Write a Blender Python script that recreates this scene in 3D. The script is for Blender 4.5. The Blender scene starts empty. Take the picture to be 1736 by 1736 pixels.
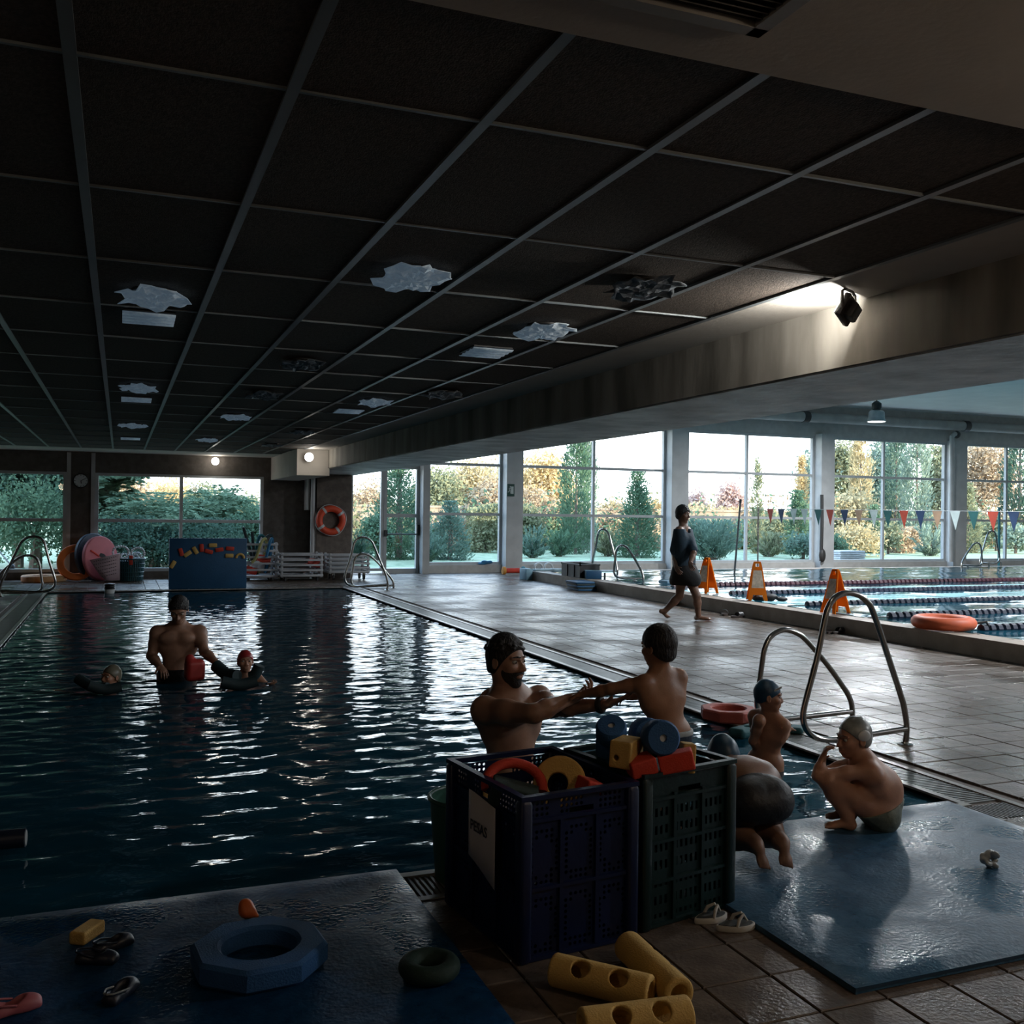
import bpy, bmesh, math, random
import numpy as np
from mathutils import Vector, Matrix
from math import sin, cos, pi, radians, atan, atan2, sqrt, tan

scene = bpy.context.scene
COL = scene.collection

# ---------------------------------------------------------------- camera
TH = atan((868 - 203) / 1680.0)      # yaw to the right of +Y (the pool's long axis)
PH, PT, CAMH, FPX = 0.0125, 0.002, 1.52, 1680.0
_fw = Vector((sin(TH), cos(TH), 0)); _r = Vector((cos(TH), -sin(TH), 0)); _z = Vector((0, 0, 1))
_F = _fw * cos(PT) + _z * sin(PT); _U0 = _z * cos(PT) - _fw * sin(PT)
_R = _r * cos(PH) + _U0 * sin(PH); _U = _U0 * cos(PH) - _r * sin(PH)
cam = bpy.data.cameras.new('camera')
cam.sensor_fit = 'HORIZONTAL'; cam.sensor_width = 36.0
cam.lens = 36.0 * FPX / 1736.0
cam.clip_end = 500
camo = bpy.data.objects.new('camera', cam); COL.objects.link(camo)
camo.matrix_world = Matrix(((_R.x, _U.x, -_F.x, 0), (_R.y, _U.y, -_F.y, 0), (_R.z, _U.z, -_F.z, CAMH), (0, 0, 0, 1)))
scene.camera = camo

# ---------------------------------------------------------------- world, sun, exposure
scene.view_settings.view_transform = 'Standard'
scene.view_settings.look = 'None'
scene.view_settings.exposure = 0.75
scene.view_settings.gamma = 1.0
scene.view_settings.use_curve_mapping = False
w = bpy.data.worlds.new('sky'); scene.world = w; w.use_nodes = True
nt = w.node_tree; bg = nt.nodes['Background']
tc = nt.nodes.new('ShaderNodeTexCoord'); sx = nt.nodes.new('ShaderNodeSeparateXYZ')
rp = nt.nodes.new('ShaderNodeValToRGB')
rp.color_ramp.elements[0].position = 0.0; rp.color_ramp.elements[0].color = (0.97, 0.98, 1.0, 1)
rp.color_ramp.elements[1].position = 0.55; rp.color_ramp.elements[1].color = (0.38, 0.60, 0.92, 1)
nt.links.new(tc.outputs['Generated'], sx.inputs[0]); nt.links.new(sx.outputs['Z'], rp.inputs[0])
nt.links.new(rp.outputs[0], bg.inputs['Color']); bg.inputs['Strength'].default_value = 3.6
sun = bpy.data.lights.new('sun', 'SUN'); sun.energy = 8.0; sun.angle = radians(0.6); sun.color = (1.0, 0.84, 0.62)
suno = bpy.data.objects.new('sun', sun); COL.objects.link(suno)
suno.rotation_euler = Vector((-0.42, 0.82, -0.27)).to_track_quat('-Z', 'Y').to_euler()
scene.cycles.max_bounces = 8; scene.cycles.diffuse_bounces = 4; scene.cycles.glossy_bounces = 4
scene.cycles.transparent_max_bounces = 16; scene.cycles.transmission_bounces = 6
scene.cycles.caustics_reflective = False; scene.cycles.caustics_refractive = False
scene.cycles.sample_clamp_indirect = 4.0

# ---------------------------------------------------------------- helpers
WL = {}
def wloc(o): return WL.get(o.name, Vector((0, 0, 0))) if o is not None else Vector((0, 0, 0))
def tag(o, label=None, cat=None, group=None, kind=None):
    if label: o['label'] = label
    if cat: o['category'] = cat
    if group: o['group'] = group
    if kind: o['kind'] = kind
    return o
def thing(name, label, cat, loc=(0, 0, 0), group=None):
    o = bpy.data.objects.new(name, None); COL.objects.link(o); o.empty_display_size = 0.05
    o.location = loc; WL[o.name] = Vector(loc)
    return tag(o, label, cat, group)
def link(name, me, m, parent=None, smooth=True, angle=38):
    o = bpy.data.objects.new(name, me); COL.objects.link(o)
    if m is not None and not me.materials: me.materials.append(m)
    if parent is not None:
        o.parent = parent
    WL[o.name] = wloc(parent)
    return o
def copy_tree(o, delta, label=None, group=None, parent=None):
    c = o.copy(); COL.objects.link(c)
    if parent is not None: c.parent = parent
    else: c.location = Vector(o.location) + Vector(delta); WL[c.name] = wloc(o) + Vector(delta)
    if label: c['label'] = label
    if group: c['group'] = group
    for ch in list(o.children): copy_tree(ch, (0, 0, 0), None, None, c)
    return c
def rotz(a): return Matrix.Rotation(a, 3, 'Z')
def frame(zax, xhint=(1, 0, 0)):
    zz = Vector(zax).normalized(); x = Vector(xhint) - zz * zz.dot(Vector(xhint))
    if x.length < 1e-4: x = Vector((0, 1, 0)) - zz * zz.y
    x.normalize(); y = zz.cross(x)
    return Matrix((x, y, zz)).transposed()

class MB:
    def __init__(s): s.v = []; s.f = []
    def add(s, vs, fs):
        b = len(s.v); s.v += [tuple(p) for p in vs]; s.f += [tuple(i + b for i in f) for f in fs]; return s
    def box(s, x0, x1, y0, y1, z0, z1):
        return s.add([(x0, y0, z0), (x1, y0, z0), (x1, y1, z0), (x0, y1, z0), (x0, y0, z1), (x1, y0, z1), (x1, y1, z1), (x0, y1, z1)],
                     [(3, 2, 1, 0), (4, 5, 6, 7), (0, 1, 5, 4), (1, 2, 6, 5), (2, 3, 7, 6), (3, 0, 4, 7)])
    def obox(s, c, sz, R=None):
        R = R or Matrix.Identity(3); c = Vector(c); b = []
        for dz in (-.5, .5):
            for dx, dy in ((-.5, -.5), (.5, -.5), (.5, .5), (-.5, .5)):
                b.append(c + R @ Vector((dx * sz[0], dy * sz[1], dz * sz[2])))
        return s.add(b, [(3, 2, 1, 0), (4, 5, 6, 7), (0, 1, 5, 4), (1, 2, 6, 5), (2, 3, 7, 6), (3, 0, 4, 7)])
    def rbox(s, c, sz, R=None, b=.01, n=3):
        """box with rounded vertical edges and chamfered top and bottom (local z)"""
        R = R or Matrix.Identity(3); c = Vector(c); hx, hy, hz = sz[0] / 2, sz[1] / 2, sz[2] / 2
        b = min(b, hx * .98, hy * .98, hz * .98); rings = []
        for z, ins in ((-hz, b), (-hz + b, 0), (hz - b, 0), (hz, b)):
            ring = []
            for q, (sx_, sy_) in enumerate(((1, 1), (-1, 1), (-1, -1), (1, -1))):
                for k in range(n + 1):
                    a = q * pi / 2 + k / n * pi / 2; rr = b
                    ring.append(c + R @ Vector((sx_ * (hx - b) + (rr - ins * .6) * cos(a), sy_ * (hy - b) + (rr - ins * .6) * sin(a), z)))
            rings.append(ring)
        return s.loft(rings, True, True)
    def loft(s, rings, cap0=False, cap1=False, closed=True):
        n = len(rings[0]); vs = [p for r_ in rings for p in r_]; fs = []
        for i in range(len(rings) - 1):
            for j in range(n if closed else n - 1):
                a, b = i * n + j, i * n + (j + 1) % n
                fs.append((a, b, b + n, a + n))
        if cap0: fs.append(tuple(range(n))[::-1])
        if cap1: fs.append(tuple((len(rings) - 1) * n + j for j in range(n)))
        return s.add(vs, fs)
    def lathe(s, c, prof, R=None, seg=20, cap=True):
        R = R or Matrix.Identity(3); c = Vector(c)
        rings = [[c + R @ Vector((r_ * cos(2 * pi * k / seg), r_ * sin(2 * pi * k / seg), z)) for k in range(seg)] for r_, z in prof]
        return s.loft(rings, cap, cap)
    def cyl(s, a, b, r0, r1=None, seg=16):
        a = Vector(a); b = Vector(b); R = frame(b - a); L = (b - a).length
        return s.lathe(a, [(r0, 0), (r1 if r1 is not None else r0, L)], R, seg)
    def tube(s, pts, r_, seg=8, closed=False, cap=True):
        P = [Vector(p) for p in pts]; n = len(P); rings = []
        t0 = (P[1] - P[0]).normalized(); R = frame(t0); prev = t0
        for i in range(n):
            if closed: t = (P[(i + 1) % n] - P[i - 1]).normalized()
            else: t = (P[min(i + 1, n - 1)] - P[max(i - 1, 0)]).normalized()
            q = prev.rotation_difference(t).to_matrix(); R = q @ R; prev = t
            rr = r_[i] if isinstance(r_, (list, tuple)) else r_
            rings.append([P[i] + R @ Vector((rr * cos(2 * pi * k / seg), rr * sin(2 * pi * k / seg), 0)) for k in range(seg)])
        if closed: rings.append(rings[0]); return s.loft(rings)
        return s.loft(rings, cap, cap)
    def torus(s, c, Rm, rm, R=None, n=32, seg=12, sq=1.0):
        R = R or Matrix.Identity(3); c = Vector(c)
        rings = [[c + R @ Vector(((Rm + rm * cos(b)) * cos(a), (Rm + rm * cos(b)) * sin(a), rm * sq * sin(b)))
                  for b in [2 * pi * k / seg for k in range(seg)]] for a in [2 * pi * k / n for k in range(n)]]
        rings.append(rings[0])
        return s.loft(rings)
    def prism(s, poly, ext):
        e = Vector(ext); n = len(poly); P = [Vector(p) for p in poly]
        return s.add(P + [p + e for p in P], [tuple(range(n))[::-1], tuple(range(n, 2 * n))] + [(i, (i + 1) % n, n + (i + 1) % n, n + i) for i in range(n)])
    def ring_plate(s, c, ro_f, ri_f, h, R=None, n=48, b=.0):
        """flat ring with outer and inner outlines given as functions of the angle"""
        R = R or Matrix.Identity(3); c = Vector(c); A = [2 * pi * k / n for k in range(n)]
        def rg(f, z, d=0): return [c + R @ Vector(((f(a) + d) * cos(a), (f(a) + d) * sin(a), z)) for a in A]
        b = min(b, h * .45)
        rings = [rg(ri_f, b), rg(ri_f, h - b), rg(ri_f, h, b), rg(ro_f, h, -b), rg(ro_f, h - b), rg(ro_f, b), rg(ro_f, 0, -b), rg(ri_f, 0, b)]
        rings.append(rings[0])
        return s.loft(rings)
    def ell(s, c, rad, R=None, seg=16, rings=10):
        R = R or Matrix.Identity(3); c = Vector(c); rr = []
        for i in range(rings + 1):
            t = -pi / 2 + pi * i / rings; cr = max(cos(t), 1e-3)
            rr.append([c + R @ Vector((rad[0] * cr * cos(2 * pi * k / seg), rad[1] * cr * sin(2 * pi * k / seg), rad[2] * sin(t))) for k in range(seg)])
        return s.loft(rr, True, True)
    def build(s, name, m, parent=None, smooth=True, angle=38, recalc=True):
        off = wloc(parent); me = bpy.data.meshes.new(name)
        me.from_pydata([(p[0] - off.x, p[1] - off.y, p[2] - off.z) for p in s.v], [], s.f)
        me.validate(); 
        
        if recalc: bm = bmesh.new(); bm.from_mesh(me); bmesh.ops.recalc_face_normals(bm, faces=bm.faces); bm.to_mesh(me); bm.free()
        if smooth and len(me.polygons):
            me.polygons.foreach_set('use_smooth', [True] * len(me.polygons)); me.set_sharp_from_angle(angle=radians(angle))
        return link(name, me, m, parent)
def struct(o): o['kind'] = 'structure'; return o

# pixel of the 1736 frame -> point in the room (used to measure where things stand)
CAM = Vector((0, 0, CAMH))
def ray(px, py): return _F + _R * ((px - 868) / FPX) - _U * ((py - 868) / FPX)
def G(px, py, z=0.0):
    d = ray(px, py); return CAM + d * ((z - CAMH) / d.z)
def PY(px, py, Y):
    d = ray(px, py); return CAM + d * (Y / d.y)
def PD(px, py, D): return CAM + ray(px, py) * D

# ---------------------------------------------------------------- materials
MATS = {}
def mat(name, col, rough=.6, metal=0.0, var=.12, sc=6.0, bump=0.0, bsc=40.0, spec=.5, coat=0.0, col2=None, stretch=None, emit=None, detail=3, vcol=False):
    if name in MATS: return MATS[name]
    m = bpy.data.materials.new(name); m.use_nodes = True; n = m.node_tree.nodes; L = m.node_tree.links
    p = n['Principled BSDF']; p.inputs['Roughness'].default_value = rough; p.inputs['Metallic'].default_value = metal
    p.inputs['Specular IOR Level'].default_value = spec; p.inputs['Coat Weight'].default_value = coat; p.inputs['Coat Roughness'].default_value = .12
    t = n.new('ShaderNodeTexCoord'); mp = n.new('ShaderNodeMapping'); L.new(t.outputs['Object'], mp.inputs[0])
    if stretch: mp.inputs['Scale'].default_value = stretch
    no = n.new('ShaderNodeTexNoise'); no.inputs['Scale'].default_value = sc; no.inputs['Detail'].default_value = detail
    L.new(mp.outputs[0], no.inputs['Vector'])
    r_ = n.new('ShaderNodeValToRGB'); a = col; b = col2
    c0 = tuple(max(0, c * (1 - var)) for c in a) + (1,); c1 = (tuple(b) if b else tuple(min(1, c * (1 + var)) for c in a)) + (1,)
    r_.color_ramp.elements[0].position = .35; r_.color_ramp.elements[1].position = .65
    r_.color_ramp.elements[0].color = c0; r_.color_ramp.elements[1].color = c1
    L.new(no.outputs['Fac'], r_.inputs[0]); L.new(r_.outputs[0], p.inputs['Base Color'])
    if bump:
        n2 = n.new('ShaderNodeTexNoise'); n2.inputs['Scale'].default_value = bsc; n2.inputs['Detail'].default_value = 4; L.new(mp.outputs[0], n2.inputs['Vector'])
        bp = n.new('ShaderNodeBump'); bp.inputs['Strength'].default_value = bump; bp.inputs['Distance'].default_value = .02
        L.new(n2.outputs['Fac'], bp.inputs['Height']); L.new(bp.outputs[0], p.inputs['Normal'])
    if emit:
        p.inputs['Emission Color'].default_value = tuple(emit[0]) + (1,); p.inputs['Emission Strength'].default_value = emit[1]
    MATS[name] = m; return m
def pr(m): return m.node_tree.nodes['Principled BSDF']
# ---------------------------------------------------------------- smooth union modelling: rounded cones and ellipsoids meshed as ONE surface
def _cone(P, a, b, ra, rb):
    ba = b - a; pa = P - a; L2 = ba @ ba + 1e-12
    h = np.clip((pa @ ba) / L2, 0, 1)
    return np.linalg.norm(pa - h[..., None] * ba, axis=-1) - (ra + (rb - ra) * h)
def _ell(P, c, rad, R):
    q = (P - c) @ R; k0 = np.linalg.norm(q / rad, axis=-1); k1 = np.linalg.norm(q / (rad * rad), axis=-1) + 1e-9
    return k0 * (k0 - 1) / k1
def _box(P, c, hs, R, rd):
    q = np.abs((P - c) @ R) - (hs - rd)
    return np.linalg.norm(np.maximum(q, 0), axis=-1) + np.minimum(q.max(-1), 0) - rd
def _cyl(P, a, b, r, rd=.004):
    ba = b - a; L = np.linalg.norm(ba); u = ba / L; pa = P - a; t = pa @ u
    dr = np.linalg.norm(pa - t[..., None] * u, axis=-1) - r + rd; dz = np.abs(t - L / 2) - L / 2 + rd
    return np.minimum(np.maximum(dr, dz), 0) + np.sqrt(np.maximum(dr, 0) ** 2 + np.maximum(dz, 0) ** 2) - rd
A3 = lambda v: np.array([v[0], v[1], v[2]], dtype=np.float32)
M3 = lambda R: np.array(R, dtype=np.float32) if R is not None else np.eye(3, dtype=np.float32)
class SDF:
    def __init__(s): s.p = []
    def cone(s, a, b, ra, rb=None, k=.02, op=1): s.p.append((op, k, 'c', A3(a), A3(b), ra, ra if rb is None else rb)); return s
    def ell(s, c, rad, R=None, k=.02, op=1):
        rad = (rad,) * 3 if isinstance(rad, (int, float)) else rad
        s.p.append((op, k, 'e', A3(c), A3(rad), M3(R))); return s
    def box(s, c, hs, R=None, rd=.01, k=.005, op=1): s.p.append((op, k, 'b', A3(c), A3(hs), M3(R), rd)); return s
    def cyl(s, a, b, r, k=.003, op=1, rd=.004): s.p.append((op, k, 'y', A3(a), A3(b), r, rd)); return s
    def chain(s, pts, rad, k=.02):
        for i in range(len(pts) - 1): s.cone(pts[i], pts[i + 1], rad[i], rad[i + 1], k)
        return s
    def _bb(s, p):
        if p[2] == 'c': m = max(p[5], p[6]); return np.minimum(p[3], p[4]) - m, np.maximum(p[3], p[4]) + m
        if p[2] == 'y': return np.minimum(p[3], p[4]) - p[5], np.maximum(p[3], p[4]) + p[5]
        m = float(np.linalg.norm(p[4])) if p[2] == 'b' else float(p[4].max()); return p[3] - m, p[3] + m
    def _ev(s, p, P):
        if p[2] == 'c': return _cone(P, p[3], p[4], p[5], p[6])
        if p[2] == 'e': return _ell(P, p[3], p[4], p[5])
        if p[2] == 'y': return _cyl(P, p[3], p[4], p[5], p[6])
        return _box(P, p[3], p[4], p[5], p[6])
    def mesh(s, name, m, parent=None, vox=.006, cut=None, grow=0.0, bounds=None):
        lo = np.min([s._bb(p)[0] for p in s.p if p[0] > 0], 0) - grow - 3 * vox; hi = np.max([s._bb(p)[1] for p in s.p if p[0] > 0], 0) + grow + 3 * vox
        if bounds is not None: lo = np.maximum(lo, bounds[0]); hi = np.minimum(hi, bounds[1])
        n = np.ceil((hi - lo) / vox).astype(int) + 1
        ax = [lo[i] + vox * np.arange(n[i], dtype=np.float32) for i in range(3)]
        D = np.full(n, 1.0, np.float32)
        for p in s.p:
            b0, b1 = s._bb(p); mg = p[1] + grow + 3 * vox
            i0 = np.maximum(0, np.floor((b0 - mg - lo) / vox).astype(int)); i1 = np.minimum(n, np.ceil((b1 + mg - lo) / vox).astype(int) + 1)
            if (i1 <= i0).any(): continue
            sl_ = tuple(slice(i0[i], i1[i]) for i in range(3))
            P = np.stack(np.meshgrid(*[ax[i][sl_[i]] for i in range(3)], indexing='ij'), -1).astype(np.float32)
            d = s._ev(p, P).astype(np.float32) - grow; k = p[1]; O = D[sl_]
            if p[0] > 0:
                h = np.maximum(k - np.abs(O - d), 0) / k; D[sl_] = np.minimum(O, d) - h * h * k * .25
            else:
                d = -(d + grow); h = np.maximum(k - np.abs(O - d), 0) / k; D[sl_] = np.maximum(O, d) + h * h * k * .25
        if cut is not None:
            P = np.stack(np.meshgrid(*ax, indexing='ij'), -1).astype(np.float32)
            D = np.maximum(D, cut(P))
        S = D < 0
        c = np.zeros(n - 1, np.int8)
        for dx in (0, 1):
            for dy in (0, 1):
                for dz in (0, 1): c += S[dx:n[0] - 1 + dx, dy:n[1] - 1 + dy, dz:n[2] - 1 + dz]
        act = (c > 0) & (c < 8); I = np.argwhere(act); idx = np.full(n - 1, -1, np.int32); idx[act] = np.arange(len(I), dtype=np.int32)
        acc = np.zeros((len(I), 3)); cnt = np.zeros(len(I))
        for axis in range(3):
            o = [q for q in range(3) if q != axis]
            for u in (0, 1):
                for v in (0, 1):
                    a = I.copy(); a[:, o[0]] += u; a[:, o[1]] += v; b = a.copy(); b[:, axis] += 1
                    da = D[tuple(a.T)]; db = D[tuple(b.T)]; x = (da < 0) != (db < 0); t = np.where(x, da / np.where(x, da - db, 1), 0)
                    q = a.astype(float); q[:, axis] += t; acc += q * x[:, None]; cnt += x
        V = lo + vox * acc / np.maximum(cnt, 1)[:, None]; F = []
        for axis in range(3):
            o = [q for q in range(3) if q != axis]
            s0 = [slice(None)] * 3; s1 = [slice(None)] * 3; s0[axis] = slice(0, -1); s1[axis] = slice(1, None)
            X = S[tuple(s0)] != S[tuple(s1)]; E = np.argwhere(X); E = E[(E[:, o[0]] > 0) & (E[:, o[1]] > 0) & (E[:, o[0]] < n[o[0]] - 1) & (E[:, o[1]] < n[o[1]] - 1)]
            def cell(u, v): q = E.copy(); q[:, o[0]] -= u; q[:, o[1]] -= v; return idx[tuple(q.T)]
            Q = np.stack([cell(1, 1), cell(0, 1), cell(0, 0), cell(1, 0)], 1); fl = S[tuple(E.T)]
            if axis == 1: fl = ~fl
            Q = np.where(fl[:, None], Q, Q[:, ::-1]); F.append(Q)
        F = np.concatenate(F); F = F[(F >= 0).all(1)]
        V = V - np.array(wloc(parent))
        me = bpy.data.meshes.new(name); me.vertices.add(len(V)); me.vertices.foreach_set('co', V.astype(np.float32).ravel())
        me.loops.add(F.size); me.loops.foreach_set('vertex_index', F.astype(np.int32).ravel()); me.polygons.add(len(F))
        me.polygons.foreach_set('loop_start', np.arange(0, F.size, 4, dtype=np.int32)); me.polygons.foreach_set('use_smooth', np.ones(len(F), bool)); me.update(); me.validate()
        return link(name, me, m, parent)
# ================================================================ setting
def wet_mat(name, c0, c1, r0, r1, sc=.9, fine=14.0, bump=.12, coat=.0):
    """surface with damp, shinier puddled areas: roughness follows a large noise"""
    m = mat(name, c0, .4, col2=c1, sc=fine, bump=bump, bsc=60)
    n = m.node_tree.nodes; L = m.node_tree.links; p = pr(m)
    g = n.new('ShaderNodeNewGeometry'); no = n.new('ShaderNodeTexNoise'); no.inputs['Scale'].default_value = sc; no.inputs['Detail'].default_value = 5
    L.new(g.outputs['Position'], no.inputs['Vector'])
    mr = n.new('ShaderNodeMapRange'); mr.inputs['From Min'].default_value = .40; mr.inputs['From Max'].default_value = .60
    mr.inputs['To Min'].default_value = r1; mr.inputs['To Max'].default_value = r0
    L.new(no.outputs['Fac'], mr.inputs['Value']); L.new(mr.outputs[0], p.inputs['Roughness'])
    return m
M_tile = wet_mat('deck_tile', (.092, .071, .056), (.142, .110, .087), .20, .46, 1.1, 9.0, .22); pr(M_tile).inputs['Specular IOR Level'].default_value = .22
M_grout = mat('grout', (.13, .10, .08), .7)
M_basin = mat('basin_tile', (.02, .13, .24), .3, var=.25, sc=3)
M_curb = mat('curb_render', (.30, .245, .20), .6, var=.15, sc=4, bump=.2)
M_conc = mat('stained_concrete', (.15, .138, .118), .75, col2=(.36, .335, .295), sc=2.6, stretch=(1.0, 1.2, .30), bump=.10, bsc=14, detail=6)
M_conc2 = mat('soffit_concrete', (.34, .345, .33), .5, col2=(.78, .79, .77), sc=2.4, stretch=(1, 1.2, 1), bump=.3, bsc=9, detail=6)
M_plaster = mat('ceiling_plaster', (.52, .48, .43), .75, var=.06, sc=3, bump=.08)
M_darkwall = mat('dark_wall', (.105, .090, .078), .8, var=.2, sc=8, bump=.25)
M_whitewall = mat('white_wall', (.55, .54, .52), .7, var=.06)
M_greyframe = mat('grey_frame', (.46, .475, .48), .4, var=.05)
M_colm = mat('column_paint', (.48, .48, .475), .55, var=.08, sc=3)
M_hallceil = mat('hall_ceiling', (.70, .70, .68), .7, var=.05, sc=1.5)
M_ctile = mat('wood_wool_tile', (.052, .038, .029), .85, col2=(.092, .069, .053), sc=70, stretch=(1, .6, 1), bump=.35, bsc=160, detail=5)
M_grid = mat('ceiling_grid', (.20, .225, .24), .35, var=.05)
def glass_mat():
    m = bpy.data.materials.new('window_glass'); m.use_nodes = True; n = m.node_tree.nodes; L = m.node_tree.links; n.clear()
    o = n.new('ShaderNodeOutputMaterial'); mx = n.new('ShaderNodeMixShader'); t = n.new('ShaderNodeBsdfTransparent'); g = n.new('ShaderNodeBsdfGlossy'); fr = n.new('ShaderNodeFresnel')
    t.inputs[0].default_value = (.90, .955, .945, 1); g.inputs['Roughness'].default_value = .01; fr.inputs[0].default_value = 1.45
    L.new(fr.outputs[0], mx.inputs[0]); L.new(t.outputs[0], mx.inputs[1]); L.new(g.outputs[0], mx.inputs[2]); L.new(mx.outputs[0], o.inputs[0]); return m
M_glass = glass_mat()
def water_mat(name, tint, bump=.25, bsc=5.0, body=(.010, .085, .135), murk=.55):
    m = bpy.data.materials.new(name); m.use_nodes = True; n = m.node_tree.nodes; L = m.node_tree.links; n.clear()
    o = n.new('ShaderNodeOutputMaterial'); mx = n.new('ShaderNodeMixShader'); t = n.new('ShaderNodeBsdfTransparent'); g = n.new('ShaderNodeBsdfGlossy'); fr = n.new('ShaderNodeFresnel')
    t.inputs[0].default_value = tuple(tint) + (1,); g.inputs['Roughness'].default_value = .03; fr.inputs[0].default_value = 1.33
    tc_ = n.new('ShaderNodeTexCoord'); no = n.new('ShaderNodeTexNoise'); no.inputs['Scale'].default_value = bsc; no.inputs['Detail'].default_value = 3
    mp = n.new('ShaderNodeMapping'); mp.inputs['Scale'].default_value = (.55, 1.6, 1); L.new(tc_.outputs['Object'], mp.inputs[0]); L.new(mp.outputs[0], no.inputs['Vector'])
    bp = n.new('ShaderNodeBump'); bp.inputs['Strength'].default_value = bump; bp.inputs['Distance'].default_value = .03
    L.new(no.outputs['Fac'], bp.inputs['Height'])
    for x in (g, fr): L.new(bp.outputs[0], x.inputs['Normal'])
    df = n.new('ShaderNodeBsdfDiffuse'); df.inputs[0].default_value = tuple(body) + (1,); m2 = n.new('ShaderNodeMixShader'); m2.inputs[0].default_value = murk
    L.new(t.outputs[0], m2.inputs[1]); L.new(df.outputs[0], m2.inputs[2])
    L.new(fr.outputs[0], mx.inputs[0]); L.new(m2.outputs[0], mx.inputs[1]); L.new(g.outputs[0], mx.inputs[2]); L.new(mx.outputs[0], o.inputs[0]); return m
M_water = water_mat('pool_water', (.22, .52, .62), .16, 7.0)
M_water2 = water_mat('lane_pool_water', (.35, .62, .68), .2, 4.0)

PX0, PX1, PY0, PY1 = -1.2, 4.2, 4.05, 19.85      # the small pool
# --- floor slab with the pool opening left free
XL, XR, YN, YF = -3.7, 8.9, -3.0, 24.2
f = MB().box(XL, XR, YN, PY0, -.30, -.012).box(XL, PX0, PY0, YF, -.30, -.012).box(PX1, XR, PY0, YF, -.30, -.012).box(PX0, PX1, PY1, YF, -.30, -.012)
f.box(XR, 31.0, 21.4, YF, -.30, -.012).box(XR, 31.0, YN, 2.0, -.30, -.012)
floor = struct(f.build('floor', M_grout, smooth=False)); tag(floor, 'tan square tiled pool deck with damp patches and dark grout lines', 'floor')
TS = .258
def tile_ok(x0, x1, y0, y1):
    cx, cy = (x0 + x1) / 2, (y0 + y1) / 2
    if x1 < XL or x0 > 31 or y1 < .8 or y0 > YF: return False
    gut = .30
    if PX0 - gut < cx < PX1 + gut and PY0 - gut < cy < PY1 + gut: return False
    if cx > XR and 2.0 < cy < 21.4: return False
    if cx > XR and cy < 2.0: return False
    d = cx * sin(TH) + cy * cos(TH); r_ = cx * cos(TH) - cy * sin(TH)
    return (d > .3 and abs(r_ / d) < 1.5) or abs(r_) < 2.5 and d > -.5
tiles = []
for i in range(-40, 105):
    for j in range(-24, 76):
        x0 = 5.38 + TS * i; y0 = 5.32 + TS * j
        if tile_ok(x0, x0 + TS, y0, y0 + TS):
            d = sin(TH) * (x0 + TS / 2) + cos(TH) * (y0 + TS / 2); r_ = cos(TH) * (x0 + TS / 2) - sin(TH) * (y0 + TS / 2)
            vis = abs(r_ / d) < .54 and 1680 * CAMH / d < 910
            tiles.append((0 if vis else 1, d, x0, y0))
tiles.sort()
rng = random.Random(3)
def tile_box(mb, x0, y0, h):
    g = .003; b = .0035; a0, a1, b0, b1 = x0 + g, x0 + TS - g, y0 + g, y0 + TS - g
    mb.add([(a0, b0, -.012), (a1, b0, -.012), (a1, b1, -.012), (a0, b1, -.012), (a0, b0, h - b), (a1, b0, h - b), (a1, b1, h - b), (a0, b1, h - b),
            (a0 + b, b0 + b, h), (a1 - b, b0 + b, h), (a1 - b, b1 - b, h), (a0 + b, b1 - b, h)],
           [(0, 1, 5, 4), (1, 2, 6, 5), (2, 3, 7, 6), (3, 0, 4, 7), (4, 5, 9, 8), (5, 6, 10, 9), (6, 7, 11, 10), (7, 4, 8, 11), (8, 9, 10, 11)])
tm = MB(); tile_box(tm, 0, 0, 0); t0 = tm.build('floor_tile', M_tile, floor, smooth=False)
first = True
for k, (v, d, x0, y0) in enumerate(tiles[:296]):
    o = t0 if first else t0.copy()
    if not first: COL.objects.link(o); o.parent = floor
    o.location = (x0, y0, rng.uniform(-.0015, .0008)); first = False; o.rotation_euler = (rng.uniform(-.004, .004), rng.uniform(-.004, .004), 0)
tm = MB()
for (v, d, x0, y0) in tiles[296:]: tile_box(tm, x0, y0, rng.uniform(-.0015, .0008))
tag(tm.build('floor_tile_field', M_tile, floor, smooth=False), kind='stuff')
# --- gutter round the pool: channel, nosing strip and slat grating
M_gut = mat('gutter_grating', (.20, .215, .215), .3, var=.1)
M_nose = mat('pool_nosing', (.34, .33, .30), .3, var=.1)
gut = MB().box(PX1, PX1 + .3, PY0 - .3, PY1 + .3, -.09, -.06).box(PX0 - .3, PX0, PY0 - .3, PY1 + .3, -.09, -.06).box(PX0, PX1, PY0 - .3, PY0, -.09, -.06).box(PX0, PX1, PY1, PY1 + .3, -.09, -.06)
gt = struct(gut.build('pool_gutter', mat('gutter_channel', (.04, .045, .05), .5), smooth=False)); tag(gt, 'overflow gutter with ribbed grating running round the dark pool', 'gutter')
nz = MB(); wdt = .045
for a in ((PX1, PX1 + wdt, PY0 - wdt, PY1 + wdt), (PX0 - wdt, PX0, PY0 - wdt, PY1 + wdt), (PX0, PX1, PY0 - wdt, PY0), (PX0, PX1, PY1, PY1 + wdt),
          (PX1 + .27, PX1 + .31, PY0 - .3, PY1 + .3), (PX0 - .31, PX0 - .27, PY0 - .3, PY1 + .3), (PX0, PX1, PY0 - .31, PY0 - .27), (PX0, PX1, PY1 + .27, PY1 + .31)):
    nz.box(a[0], a[1], a[2], a[3], -.07, .001)
nz.build('nosing', M_nose, gt, smooth=False)
sl = MB(); y = PY0
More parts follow.
